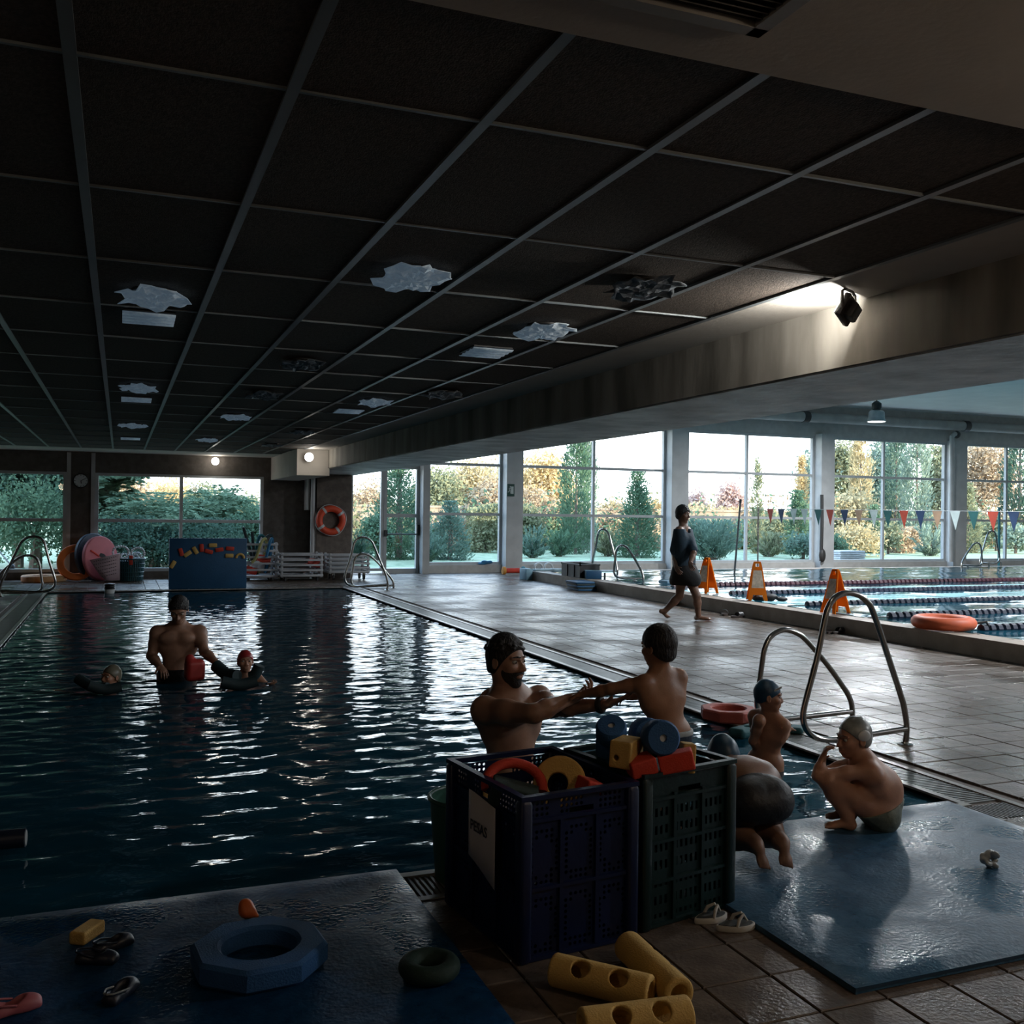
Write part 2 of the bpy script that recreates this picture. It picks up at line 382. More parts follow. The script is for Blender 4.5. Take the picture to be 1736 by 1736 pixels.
while y < PY1:
    stp = .028
    for (xa, xb) in ((PX1 + .05, PX1 + .265), (PX0 - .265, PX0 - .05)): sl.box(xa, xb, y, y + .013, -.03, -.004)
    y += stp
x = PX0 - .26
while x < PX1 + .26:
    sl.box(x, x + .011, PY0 - .265, PY0 - .05, -.03, -.004)
    if int(x * 100) % 2: sl.box(x, x + .011, PY1 + .05, PY1 + .265, -.03, -.004)
    x += .024
tag(sl.build('grating_slats', M_gut, gt, smooth=False), kind='stuff')
# --- basin and water
b = MB()
b.box(PX0 - .05, PX1 + .05, PY0 - .05, PY1 + .05, -1.05, -.92)
b.box(PX0 - .12, PX0, PY0 - .12, PY1 + .12, -1.0, -.06).box(PX1, PX1 + .12, PY0 - .12, PY1 + .12, -1.0, -.06).box(PX0, PX1, PY0 - .12, PY0, -1.0, -.06).box(PX0, PX1, PY1, PY1 + .12, -1.0, -.06)
bas = struct(b.build('pool_basin', M_basin, smooth=False)); tag(bas, 'blue tiled basin below the water of the small pool', 'pool basin')
def water(name, x0, x1, y0, y1, z, step, seed, slope, m, lmin=.16, lmax=1.1, nw=22):
    r_ = np.random.RandomState(seed); nx, ny = int((x1 - x0) / step) + 1, int((y1 - y0) / step) + 1
    X, Y = np.meshgrid(np.linspace(x0, x1, nx), np.linspace(y0, y1, ny)); Z = np.zeros_like(X)
    for k in range(nw):
        lam = lmin * (lmax / lmin) ** (k / (nw - 1)); th = pi / 2 + r_.normal(0, .55); q = 2 * pi / lam
        s_ = slope / sqrt(nw / 2) * (lam / .45) ** .15
        ph = r_.uniform(0, 2 * pi); ph2 = r_.uniform(0, 6)
        # slowly warped wave fronts so that no straight ridges cross the whole pool
        wx = .35 * np.sin(X * .9 + ph2) + .25 * np.sin(Y * .63 + ph2 * 2); en = .65 + .45 * np.sin(X * 1.1 + Y * .45 + ph)
        Z += s_ / q * en * np.sin(q * (cos(th) * X + sin(th) * Y) + wx * 3 + ph)
    V = np.stack([X, Y, Z + z], -1).reshape(-1, 3); I = np.arange(nx * ny).reshape(ny, nx)
    Fc = np.stack([I[:-1, :-1], I[:-1, 1:], I[1:, 1:], I[1:, :-1]], -1).reshape(-1, 4)
    me = bpy.data.meshes.new(name); me.vertices.add(len(V)); me.vertices.foreach_set('co', V.ravel())
    me.loops.add(Fc.size); me.loops.foreach_set('vertex_index', Fc.ravel().astype(np.int32)); me.polygons.add(len(Fc))
    me.polygons.foreach_set('loop_start', np.arange(0, Fc.size, 4, dtype=np.int32)); me.polygons.foreach_set('use_smooth', np.ones(len(Fc), bool)); me.update()
    return link(name, me, m)
ww = water('pool_water', PX0, PX1, PY0, PY1, -.03, .024, 4, .085, M_water, .10, .42, 28)
tag(struct(ww), 'rippled dark blue water of the small pool', 'water')
# --- raised lane pool
RX0, RX1, RY0, RY1, RZ = 8.9, 30.6, 2.0, 21.4, .20
c = MB().box(RX0, RX0 + .38, RY0, RY1, -.3, RZ).box(RX1 - .3, RX1, RY0, RY1, -.3, RZ).box(RX0 + .38, RX1 - .3, RY1 - .35, RY1, -.3, RZ).box(RX0 + .38, RX1 - .3, RY0, RY0 + .35, -.3, RZ)
rim = struct(c.build('lane_pool_rim', M_curb, smooth=False)); tag(rim, 'low tan curb round the raised lane pool', 'curb')
c = MB().box(RX0 + .3, RX1 - .3, RY0 + .3, RY1 - .3, -.95, -.85)
tag(struct(c.build('lane_pool_basin', mat('lane_basin_tile', (.06, .20, .28), .4), smooth=False)), 'blue tiled floor of the raised lane pool', 'pool basin')
w2 = water('lane_pool_water', RX0 + .30, RX1 - .28, RY0 + .32, RY1 - .33, RZ + .004, .09, 9, .06, M_water2, .3, 1.8, 16)
tag(struct(w2), 'bright rippled water of the raised lane pool, brimming level with its curb', 'water')

# --- far wall left (behind the small pool)
WY = 23.2
wl = MB().box(XL, 5.0, WY, WY + .3, 2.30, 3.2).box(XL, -1.08 + .02, WY, WY + .3, -.02, .16).box(-.5, 3.06, WY, WY + .3, -.02, .16)
wl.box(-1.08 + .02, -.50, WY, WY + .3, -.02, 2.3).box(3.06, 5.0, WY, WY + .3, -.02, 2.3).box(XL, -3.6, WY, WY + .3, .16, 2.3)
wall_far = struct(wl.build('wall_far', M_darkwall, smooth=False)); tag(wall_far, 'dark textured wall with two wide windows at the far end of the small pool', 'wall')
pf = MB().box(-1.06, -.98, WY - .035, WY, 0, 2.72).box(-.58, -.50, WY - .035, WY, 0, 2.72)
pf.build('wall_edge_strip', M_colm, wall_far, smooth=False)
# pillar carrying the lifebuoy and the stub beam that meets the long beam
pl = struct(MB().box(4.17, 4.97, 22.6, 24.3, -.02, 2.37).build('pillar', mat('pillar_brown', (.15, .12, .10), .8, bump=.2, sc=9, var=.2), smooth=False)); tag(pl, 'square brown pillar with an orange lifebuoy hung on it', 'pillar')
pp = MB().cyl((4.08, 22.62, 0), (4.08, 22.62, 2.35), .05, seg=10).box(3.98, 4.02, 22.7, 23.2, 1.55, 2.25); pp.build('downpipe', M_colm, pl)
st = struct(MB().box(3.22, 3.86, 19.62, 23.2, 2.23, 2.76).build('stub_beam', M_plaster, smooth=False)); tag(st, 'pale plaster stub beam at the far end of the long concrete beam', 'beam')

# --- windows
def window(idx, x0, x1, z0, z1, Y, xs, zs, label, fw=.07, dpt=.09):
    w_ = struct(MB().box(x0, x1, Y - dpt, Y + .02, z1 - fw, z1).box(x0, x1, Y - dpt, Y + .02, z0, z0 + fw).box(x0, x0 + fw, Y - dpt, Y + .02, z0 + fw, z1 - fw).box(x1 - fw, x1, Y - dpt, Y + .02, z0 + fw, z1 - fw).build('window_%d' % idx, M_greyframe, smooth=False))
    tag(w_, label, 'window'); X = [x0 + fw] + list(xs) + [x1 - fw]; Z = [z0 + fw] + list(zs) + [z1 - fw]
    for q in xs: MB().box(q - .035, q + .035, Y - dpt + .01, Y + .01, z0 + fw, z1 - fw).build('mullion', M_greyframe, w_, smooth=False)
    for q in zs: MB().box(x0 + fw, x1 - fw, Y - dpt + .02, Y, q - .035, q + .035).build('transom', M_greyframe, w_, smooth=False)
    for i in range(len(X) - 1):
        for j in range(len(Z) - 1):
            MB().add([(X[i], Y - .03, Z[j]), (X[i + 1], Y - .03, Z[j]), (X[i + 1], Y - .03, Z[j + 1]), (X[i], Y - .03, Z[j + 1])], [(0, 1, 2, 3)]).build('pane', M_glass, w_, smooth=False, recalc=False)
    return w_
window(1, -3.6, -1.06, .16, 2.31, WY + .1, [], [1.27], 'wide window left of the clock pillar, dark foliage close outside')
window(2, -.50, 3.06, .16, 2.31, WY + .1, [1.27], [1.27], 'wide window right of the clock pillar, behind the blue foam board')
EY = 24.2
window(3, 5.02, 6.11, .06, 3.95, EY, [5.3], [2.78], 'narrow tall glazing between the lifebuoy pillar and the glass door')
dr = struct(MB().box(6.11, 6.19, EY - .1, EY + .02, 0, 2.72).box(6.95, 7.03, EY - .1, EY + .02, 0, 2.72).box(6.19, 6.95, EY - .1, EY + .02, 2.62, 2.72).box(6.19, 6.95, EY - .09, EY, .0, .12).build('door_1', M_greyframe, smooth=False)); tag(dr, 'glazed exit door with a horizontal push bar', 'door')
MB().box(6.19, 6.95, EY - .09, EY, 1.40, 1.49).build('rail', M_greyframe, dr, smooth=False)
MB().add([(6.19, EY - .04, .12), (6.95, EY - .04, .12), (6.95, EY - .04, 1.40), (6.19, EY - .04, 1.40)], [(0, 1, 2, 3)]).build('pane', M_glass, dr, smooth=False, recalc=False)
MB().add([(6.19, EY - .04, 1.49), (6.95, EY - .04, 1.49), (6.95, EY - .04, 2.62), (6.19, EY - .04, 2.62)], [(0, 1, 2, 3)]).build('pane', M_glass, dr, smooth=False, recalc=False)
M_black = mat('black_plastic', (.018, .018, .02), .45)
MB().tube([(6.17, EY - .17, .98), (6.97, EY - .17, .98)], .016, 8).box(6.13, 6.19, EY - .18, EY - .09, .93, 1.08).box(6.95, 7.02, EY - .18, EY - .09, .95, 1.22).build('push_bar', M_black, dr)
tr = struct(MB().box(6.11, 7.03, EY - .09, EY + .02, 2.72, 3.95).build('trim_1', M_greyframe, smooth=False)); tag(tr, 'plain grey panel above the exit door', 'panel')
window(4, 7.21, 9.26, .2, 3.95, EY, [], [1.5, 2.78], 'single width tall window right of the exit door')
bays = [(9.72, 14.14, 11.92), (14.68, 19.2, 16.84), (19.68, 24.3, 21.83), (24.84, 29.9, 26.89)]
for k, (a, b_, m_) in enumerate(bays):
    window(5 + k, a, b_, .2, 3.95, EY, [m_], [1.5, 2.78], ['tall six pane window with the columnar cypress left of centre outside', 'tall six pane window behind the skimmer pole', 'tall six pane window with a stack of sheets outside its lower corner', 'tall six pane window at the right edge of the hall'][k])
wr = MB().box(5.0, 31, EY - .12, EY + .3, 3.95, 5.2).box(7.03, 31, EY - .16, EY + .3, -.02, .2)
wall_hall = struct(wr.build('wall_hall', mat('hall_wall', (.50, .485, .46), .7, var=.08), smooth=False)); tag(wall_hall, 'window wall of the lane pool hall with low sill and header', 'wall')
for (a, b_) in ((7.03, 7.21), (9.26, 9.72), (14.14, 14.68), (19.2, 19.68), (24.3, 24.84), (29.9, 30.6)):
    MB().box(a, b_, EY - .42, EY + .1, .0, 4.0).build('column', M_colm, wall_hall, smooth=False)
# --- ceilings
CZ = 2.74
cx = [-.14 + .592 * k for k in range(-6, 6)] + [3.37]; cy = [2.25] + [2.91 + 1.166 * k for k in range(0, 17)]
cs = MB().box(XL, 3.84, YN, 2.25, CZ - .02, 3.2).box(3.37, 3.84, 2.25, 23.2, CZ, 3.2).box(XL, 3.37, cy[-1], 23.2, CZ, 3.2).box(XL, 3.37, 2.25, cy[-1], CZ + .05, 3.2)
ceil = struct(cs.build('ceiling', M_plaster, smooth=False)); tag(ceil, 'low ceiling of dark wood wool tiles in a pale grid with plaster margins', 'ceiling')
rng = random.Random(8)
for i in range(len(cx) - 1):
    for j in range(len(cy) - 1):
        a = .017; h = CZ + rng.uniform(.004, .010)
        MB().box(cx[i] + a, cx[i + 1] - a, cy[j] + .004, cy[j + 1] - .004, h, h + .03).build('ceiling_tile', M_ctile, ceil, smooth=False)
for x in cx: MB().box(x - .018, x + .018, cy[0], cy[-1], CZ - .004, CZ + .012).build('grid_runner', M_grid, ceil, smooth=False)
for y in cy: MB().box(cx[0], cx[-1], y - .007, y + .007, CZ - .002, CZ + .012).build('cross_tee', M_grid, ceil, smooth=False)
bm_ = MB().box(3.83, 3.9, YN, 23.2, 2.385, 3.4).box(3.9, 5.05, YN, 23.2, 2.40, 5.3).box(5.05, 5.10, YN, 23.2, 2.42, 5.3)
beam = struct(bm_.build('beam', M_conc, smooth=False)); tag(beam, 'long stained concrete beam between the low ceiling and the hall', 'beam')
MB().box(3.86, 5.08, YN, 24.1, 2.375, 2.395).build('soffit', M_conc2, beam, smooth=False)
hc = struct(MB().box(5.10, 31, YN, EY + .3, 4.86, 5.1).build('hall_ceiling', M_hallceil, smooth=False)); tag(hc, 'pale high ceiling over the lane pool hall', 'ceiling')
# other walls and the roof, out of frame but closing the room
tag(struct(MB().box(XL - .3, XL, YN, WY, -.3, 3.2).build('wall_left', M_darkwall, smooth=False)), 'dark wall left of the small pool', 'wall')
tag(struct(MB().box(XL - .3, 31, YN - .3, YN, -.3, 5.2).build('wall_rear', M_darkwall, smooth=False)), 'wall behind the photographer', 'wall')
tag(struct(MB().box(31, 31.3, YN, EY + .3, -.3, 5.2).build('wall_right', M_whitewall, smooth=False)), 'far right wall of the lane pool hall', 'wall')
tag(struct(MB().box(XL - .5, 31.5, YN - .5, EY + .5, 5.2, 5.5).build('roof', M_darkwall, smooth=False)), 'flat roof over both pools', 'roof')
# ================================================================ garden outside the glass
def leaf_mat(name, c0, c1, trans=.35):
    m = bpy.data.materials.new(name); m.use_nodes = True; n = m.node_tree.nodes; L = m.node_tree.links; n.clear()
    o = n.new('ShaderNodeOutputMaterial'); mx = n.new('ShaderNodeMixShader'); d = n.new('ShaderNodeBsdfDiffuse'); t = n.new('ShaderNodeBsdfTranslucent')
    tc_ = n.new('ShaderNodeTexCoord'); no = n.new('ShaderNodeTexNoise'); no.inputs['Scale'].default_value = 2.2; no.inputs['Detail'].default_value = 5; no.inputs['Roughness'].default_value = .75
    r_ = n.new('ShaderNodeValToRGB'); r_.color_ramp.elements[0].position = .36; r_.color_ramp.elements[1].position = .64
    r_.color_ramp.elements[0].color = tuple(c0) + (1,); r_.color_ramp.elements[1].color = tuple(c1) + (1,)
    L.new(tc_.outputs['Object'], no.inputs['Vector']); L.new(no.outputs['Fac'], r_.inputs[0]); mx.inputs[0].default_value = trans
    L.new(r_.outputs[0], d.inputs[0]); L.new(r_.outputs[0], t.inputs[0]); L.new(d.outputs[0], mx.inputs[1]); L.new(t.outputs[0], mx.inputs[2]); L.new(mx.outputs[0], o.inputs[0]); return m
LM = {
 'green': leaf_mat('leaf_green', (.075, .135, .085), (.15, .24, .15)), 'blue': leaf_mat('leaf_blue_green', (.09, .15, .115), (.19, .27, .21)),
 'dark': leaf_mat('leaf_dark', (.035, .075, .055), (.115, .18, .13)), 'pale': leaf_mat('leaf_pale_green', (0.171, 0.227, 0.182), (0.335, 0.402, 0.312)),
 'olive': leaf_mat('leaf_olive', (0.150, 0.173, 0.105), (0.322, 0.322, 0.198)), 'yellow': leaf_mat('leaf_yellow', (0.327, 0.259, 0.146), (0.631, 0.518, 0.314)),
 'tan': leaf_mat('leaf_tan', (0.287, 0.208, 0.140), (0.604, 0.468, 0.321)), 'red': leaf_mat('leaf_reddish', (.42, .27, .23), (.66, .50, .45)),
 'gold': leaf_mat('leaf_gold', (0.413, 0.288, 0.141), (0.716, 0.546, 0.297)), 'frond': leaf_mat('leaf_frond', (.085, .15, .095), (.25, .34, .22))}
M_trunk = mat('bark', (.12, .09, .07), .9, bump=.4, var=.3)
lawn = struct(MB().box(-40, 90, 24.55, 110, -.35, -.06).box(-40, XL - .35, 0, 24.55, -.35, -.06).build('lawn', mat('lawn_grass', (.16, .22, .12), .9, col2=(.30, .34, .22), sc=3), smooth=False)); tag(lawn, 'pale mown lawn between the windows and the hedges', 'lawn')
pv = struct(MB().box(4.0, 60, 24.55, 27.2, -.2, -.03).build('paved_strip', mat('paving', (.50, .46, .40), .8, var=.1), smooth=False)); tag(pv, 'pale paved strip along the foot of the window wall', 'path')
gw = struct(MB().box(5, 62, 41.5, 41.9, -.1, 1.75).box(5, 62, 41.45, 41.95, 1.75, 1.85).build('garden_wall', mat('garden_wall_render', (.22, .17, .13), .9, col2=(.34, .27, .21), sc=1.2, bump=.3), smooth=False)); tag(gw, 'tan rendered garden wall behind the shrubs', 'wall')
def quads_mesh(name, Cn, A, B, m, parent):
    """leaves: diamond of centre, half axis along A, half width along B"""
    n = len(Cn); off = np.array(wloc(parent)); V = np.stack([Cn - A, Cn + B, Cn + A, Cn - B], 1).reshape(-1, 3) - off
    me = bpy.data.meshes.new(name); me.vertices.add(4 * n); me.vertices.foreach_set('co', V.ravel())
    me.loops.add(4 * n); me.loops.foreach_set('vertex_index', np.arange(4 * n, dtype=np.int32)); me.polygons.add(n)
    me.polygons.foreach_set('loop_start', np.arange(0, 4 * n, 4, dtype=np.int32)); me.update()
    return link(name, me, m, parent)
def unit(r_, n):
    v = r_.normal(size=(n, 3)); return v / np.linalg.norm(v, axis=1)[:, None]
def tree(seed, px, top, wpx, Y, kind, colour, name, label, base=-.06, n=None, leaf=None, group='garden trees and shrubs outside'):
    r_ = np.random.RandomState(seed); p = PY(px, 900, Y); zt = PY(px, top, Y).z; D = (p - CAM).dot(_F); Wd = wpx * D / FPX * (1.12 if kind != 'column' else 1.0); Hh = zt - base
    t = thing(name, label, 'tree' if Hh > 2.2 else 'shrub', (p.x, Y, base), group); c0 = np.array([p.x, Y, base]); R_ = Wd / 2
    ls = leaf or max(.05, 3.0 * D / FPX)
    area = max(1.0, Wd * Hh); n = n or int(min(9000, max(1500, area / (ls * ls) * 5.0)))
    if kind in ('cone', 'column'):
        nc = max(40, n // 22); tt = r_.uniform(0, 1, nc) ** (1.25 if kind == 'cone' else 1.0)
        prof = (lambda q: (1 - q) ** .85 * np.minimum(1, .55 + q * 5)) if kind == 'cone' else (lambda q: np.minimum(1, np.minimum(.7 + q * 3, ((1 - q) * 2.6) ** .6)))
        a = r_.uniform(0, 2 * pi, nc); rr = R_ * prof(tt) * r_.uniform(.72, 1.0, nc)
        cc = np.stack([rr * np.cos(a), rr * np.sin(a), .03 * Hh + tt * .95 * Hh], 1); k = r_.randint(0, nc, n)
        sp = .10 * R_ + .05; P = cc[k] + r_.normal(size=(n, 3)) * np.array([sp, sp, sp * 2.0])
        out = np.stack([np.cos(a[k]), np.sin(a[k]), np.full(n, 1.5 if kind == 'column' else .7)], 1); A = out + r_.normal(size=(n, 3)) * .35
        lw = .38
    elif kind == 'blob':
        nc = max(30, n // 26); u = unit(r_, nc); u[:, 2] = np.abs(u[:, 2]) * 1.0 - .25 * (r_.uniform(size=nc) < .4); rad = r_.uniform(.55, 1.0, nc)
        cc = np.stack([u[:, 0] * R_ * rad, u[:, 1] * R_ * rad, Hh * (.34 + .58 * u[:, 2] * rad)], 1); k = r_.randint(0, nc, n)
        sp = .16 * R_ + .06; P = cc[k] + r_.normal(size=(n, 3)) * sp * np.array([1, 1, .8]); A = unit(r_, n) + u[k] * .4; lw = .55
    elif kind == 'spiky':
        nb = max(24, n // 40); a = r_.uniform(0, 2 * pi, nb); el = r_.uniform(.45, 1.35, nb); Lb = R_ * r_.uniform(.6, 1.1, nb) / np.maximum(.45, np.cos(el)); Lb = np.minimum(Lb, Hh * 1.05 / np.sin(el))
        k = r_.randint(0, nb, n); s_ = r_.uniform(.25, 1, n) ; d_ = np.stack([np.cos(a) * np.cos(el), np.sin(a) * np.cos(el), np.sin(el)], 1)[k]
        P = d_ * (Lb[k] * s_)[:, None] + r_.normal(size=(n, 3)) * .05 * R_; P[:, 2] = np.maximum(P[:, 2] * 1.0, .02); A = d_ + r_.normal(size=(n, 3)) * .35; lw = .22; ls *= 1.5
    elif kind == 'frond':
        nf = max(20, n // 34); u = unit(r_, nf); u[:, 2] = np.abs(u[:, 2]); st_ = np.stack([u[:, 0] * R_ * .45, u[:, 1] * R_ * .45, Hh * (.25 + .6 * r_.uniform(size=nf))], 1)
        k = r_.randint(0, nf, n); s_ = r_.uniform(0, 1, n); Lf = np.minimum(R_ * .9, 1.5); d_ = u[k]; side = np.cross(d_, [0, 0, 1.]); side /= (np.linalg.norm(side, axis=1)[:, None] + 1e-6)
        sg = np.sign(r_.normal(size=n))[:, None]; P = st_[k] + d_ * (Lf * s_)[:, None] + np.array([0, 0, -1.]) * (.45 * Lf * s_ ** 2)[:, None] + side * sg * (.16 * (1 - s_ * .6))[:, None]
        A = side * sg + d_ * .45 + np.array([0, 0, -.25]) + r_.normal(size=(n, 3)) * .12; lw = .3; ls *= 1.5
    elif kind == 'hedge':
        P = np.stack([r_.uniform(-R_, R_, n), r_.uniform(-.5, .5, n), r_.uniform(0, Hh, n)], 1); P[:, 2] += .12 * np.sin(P[:, 0] * 2.3) ; A = unit(r_, n); lw = .6
    P[:, 2] = np.clip(P[:, 2], .02, Hh * 1.02)
    A = A / (np.linalg.norm(A, axis=1)[:, None] + 1e-6); B = np.cross(A, unit(r_, n)); B /= (np.linalg.norm(B, axis=1)[:, None] + 1e-6)
    sz = ls * r_.uniform(.7, 1.35, n)[:, None]
    quads_mesh('foliage', P + c0, A * sz, B * sz * lw, LM[colour], t)
    hh = Hh * (.85 if kind in ('cone', 'column') else .55); w0 = max(.03, min(.18, R_ * .12))
    MB().tube([(p.x, Y, base - .05), (p.x + .03, Y + .02, base + hh * .5), (p.x, Y, base + hh)], [w0, w0 * .8, w0 * .4], 7).build('trunk', M_trunk, t)
    return t
T = [
 # right hand windows, left to right
 (676, 768, 100, 33, 'cone', 'green', 'conifer', 'broad green conifer seen through the glass door'),
 (622, 806, 70, 44, 'blob', 'tan', 'autumn_tree', 'sunlit tan tree high behind the lifebuoy pillar'),
 (606, 868, 44, 30, 'spiky', 'dark', 'juniper', 'dark juniper low behind the lifebuoy pillar'),
 (640, 862, 44, 32, 'blob', 'green', 'leafy_shrub', 'green shrub left of the glass door'),
 (763, 852, 62, 32, 'cone', 'blue', 'conifer', 'small blue green cone conifer right of the glass door'),
 (726, 885, 56, 30, 'spiky', 'blue', 'juniper', 'spreading juniper at the foot of the small cone conifer'),
 (738, 778, 84, 46, 'blob', 'olive', 'autumn_tree', 'olive tree top right of the glass door'),
 (800, 764, 100, 48, 'blob', 'yellow', 'autumn_tree', 'bright yellow tree left of the exit sign column'),
 (842, 795, 70, 45, 'blob', 'tan', 'autumn_tree', 'tan tree just left of the exit sign column'),
 (822, 856, 56, 38, 'hedge', 'olive', 'ivy_hedge', 'ivy clad hedge left of the exit sign column'),
 (786, 872, 50, 39.5, 'hedge', 'tan', 'ivy_hedge', 'browned hedge behind the small cone conifer'),
 (868, 760, 90, 50, 'blob', 'yellow', 'autumn_tree', 'yellow tree rising behind the exit sign column'),
 (925, 752, 96, 47, 'blob', 'gold', 'autumn_tree', 'golden tree left of the tall cypress'),
 (905, 818, 70, 44, 'blob', 'tan', 'autumn_tree', 'tan tree beneath the golden tree'),
 (893, 846, 54, 37, 'blob', 'olive', 'leafy_shrub', 'ivy mound right of the exit sign column'),
 (904, 888, 46, 33, 'spiky', 'blue', 'juniper', 'grey green juniper right of the exit sign column'),
 (976, 728, 50, 36, 'column', 'green', 'cypress', 'tall dark cypress left of the black crate'),
 (996, 736, 30, 37.5, 'column', 'pale', 'cypress', 'pale sunlit cypress against the tall dark cypress'),
 (950, 900, 50, 34, 'spiky', 'green', 'juniper', 'juniper at the foot of the tall dark cypress'),
 (1036, 838, 64, 43, 'blob', 'yellow', 'autumn_tree', 'yellow shrub left of the conical conifer by the ladder'),
 (1032, 900, 50, 34, 'spiky', 'olive', 'leafy_shrub', 'olive shrub behind the far ladder of the lane pool'),
 (1080, 803, 66, 33, 'cone', 'green', 'conifer', 'conical green conifer behind the far ladder of the lane pool'),
 (1116, 836, 56, 45, 'blob', 'gold', 'autumn_tree', 'golden shrub right of the conical conifer'),
 (1122, 885, 50, 40, 'hedge', 'tan', 'ivy_hedge', 'browned hedge left of the walking woman'),
 (1190, 852, 90, 44, 'blob', 'yellow', 'autumn_tree', 'yellow hedge top right of the walking woman'),
 (1240, 862, 80, 43, 'blob', 'gold', 'autumn_tree', 'golden hedge top behind the skimmer pole'),
 (1208, 884, 110, 30.5, 'spiky', 'blue', 'juniper', 'wide blue green juniper right of the walking woman'),
 (1238, 800, 46, 52, 'blob', 'red', 'autumn_tree', 'small reddish tree against the white sky'),
 (1180, 818, 40, 56, 'blob', 'red', 'autumn_tree', 'distant pinkish tree over the walking woman'),
 (1283, 778, 17, 36, 'column', 'olive', 'cypress', 'thin pencil cypress right of the skimmer pole'),
 (1352, 834, 46, 35, 'cone', 'green', 'conifer', 'dark green conifer left of the central column'),
 (1358, 775, 30, 43, 'cone', 'gold', 'conifer', 'golden conifer behind the dark green conifer'),
 (1318, 868, 66, 38, 'blob', 'olive', 'leafy_shrub', 'rounded olive shrub right of the pencil cypress'),
 (1362, 902, 50, 31, 'blob', 'blue', 'leafy_shrub', 'blue green bush at the foot of the central column'),
 (1305, 905, 50, 33, 'spiky', 'olive', 'leafy_shrub', 'grey olive bush left of the blue green bush'),
 (1385, 735, 60, 50, 'blob', 'pale', 'leafy_tree', 'pale green tree behind the central column'),
 (1424, 712, 64, 50, 'blob', 'olive', 'leafy_tree', 'dark olive tree right of the central column'),
 (1458, 700, 34, 46, 'column', 'yellow', 'poplar', 'yellow columnar poplar above the stacked sheets'),
 (1495, 712, 60, 52, 'blob', 'pale', 'leafy_tree', 'pale tree right of the yellow poplar'),
 (1440, 828, 94, 41, 'blob', 'yellow', 'autumn_tree', 'big rounded yellow tree above the stacked sheets'),
 (1452, 888, 76, 33, 'blob', 'yellow', 'leafy_shrub', 'rounded yellow bush behind the stacked sheets'),
 (1413, 905, 40, 31, 'blob', 'green', 'leafy_shrub', 'green bush left of the stacked sheets'),
 (1481, 858, 30, 36, 'cone', 'green', 'conifer', 'narrow green cone right of the rounded yellow bush'),
 (1506, 882, 34, 35, 'blob', 'olive', 'leafy_shrub', 'yellow green bush right of the narrow green cone'),
 (1518, 712, 44, 40, 'column', 'blue', 'cypress', 'tall blue green cypress in the fourth bay'),
 (1553, 716, 46, 38, 'column', 'pale', 'cypress', 'tall pale silvery cypress beside the blue green one'),
 (1592, 730, 56, 46, 'blob', 'olive', 'leafy_tree', 'olive tree left of the last column'),
 (1534, 895, 44, 36, 'hedge', 'tan', 'ivy_hedge', 'browned hedge between the two tall cypresses'),
 (1578, 892, 56, 33, 'spiky', 'pale', 'leafy_shrub', 'grey willowy bush left of the last column'),
 (1640, 822, 48, 36, 'cone', 'olive', 'conifer', 'yellow green cone right of the last column'),
 (1668, 700, 96, 47, 'blob', 'tan', 'autumn_tree', 'large russet tree right of the last column'),
 (1612, 760, 60, 50, 'blob', 'yellow', 'autumn_tree', 'yellow tree behind the last column'),
 (1728, 715, 56, 41, 'column', 'dark', 'cypress', 'dark cypress at the right edge of the view'),
 (1690, 868, 50, 38, 'blob', 'olive', 'leafy_shrub', 'olive shrub under the large russet tree'),
 (1722, 890, 40, 35, 'blob', 'pale', 'leafy_shrub', 'pale shrub at the right edge of the view'),
 # left hand windows
 (30, 560, 150, 29, 'blob', 'dark', 'leafy_tree', 'dense dark tree filling the left window', -.06, 15000, .10),
 (110, 580, 120, 31, 'blob', 'green', 'leafy_tree', 'dense green tree right of the dense dark one', -.06, 13000, .10),
 (60, 800, 170, 27.2, 'blob', 'green', 'leafy_shrub', 'leafy shrub close behind the near left ladder'),
 (178, 700, 90, 30, 'frond', 'frond', 'frond_tree', 'fronded tree just right of the wall clock', -.06, 9000, .09),
 (262, 838, 150, 29, 'frond', 'frond', 'frond_tree', 'fronded tree above the basket of floats'),
 (318, 846, 120, 31.5, 'frond', 'green', 'frond_tree', 'fronded tree above the blue foam board'),
 (372, 822, 110, 30, 'frond', 'frond', 'frond_tree', 'fronded tree right of the window mullion'),
 (425, 850, 90, 29, 'blob', 'green', 'leafy_tree', 'green bush at the right end of the left wall window'),
 (225, 876, 130, 27.6, 'blob', 'dark', 'leafy_shrub', 'dark undergrowth behind the basket of floats'),
 (340, 880, 140, 28, 'blob', 'dark', 'leafy_shrub', 'dark undergrowth behind the blue foam board'),
 (215, 788, 80, 42, 'blob', 'tan', 'autumn_tree', 'tan sunlit tree high right of the clock'),
 (290, 803, 110, 44, 'blob', 'gold', 'autumn_tree', 'golden sunlit tree above the fronds'),
 (345, 808, 60, 38, 'blob', 'olive', 'leafy_tree', 'olive tree at the middle of the wide window'),
 (420, 822, 70, 42, 'blob', 'olive', 'leafy_tree', 'olive tree below the right end of the wide window'),
]
for k, a in enumerate(T): tree(100 + k, *a)
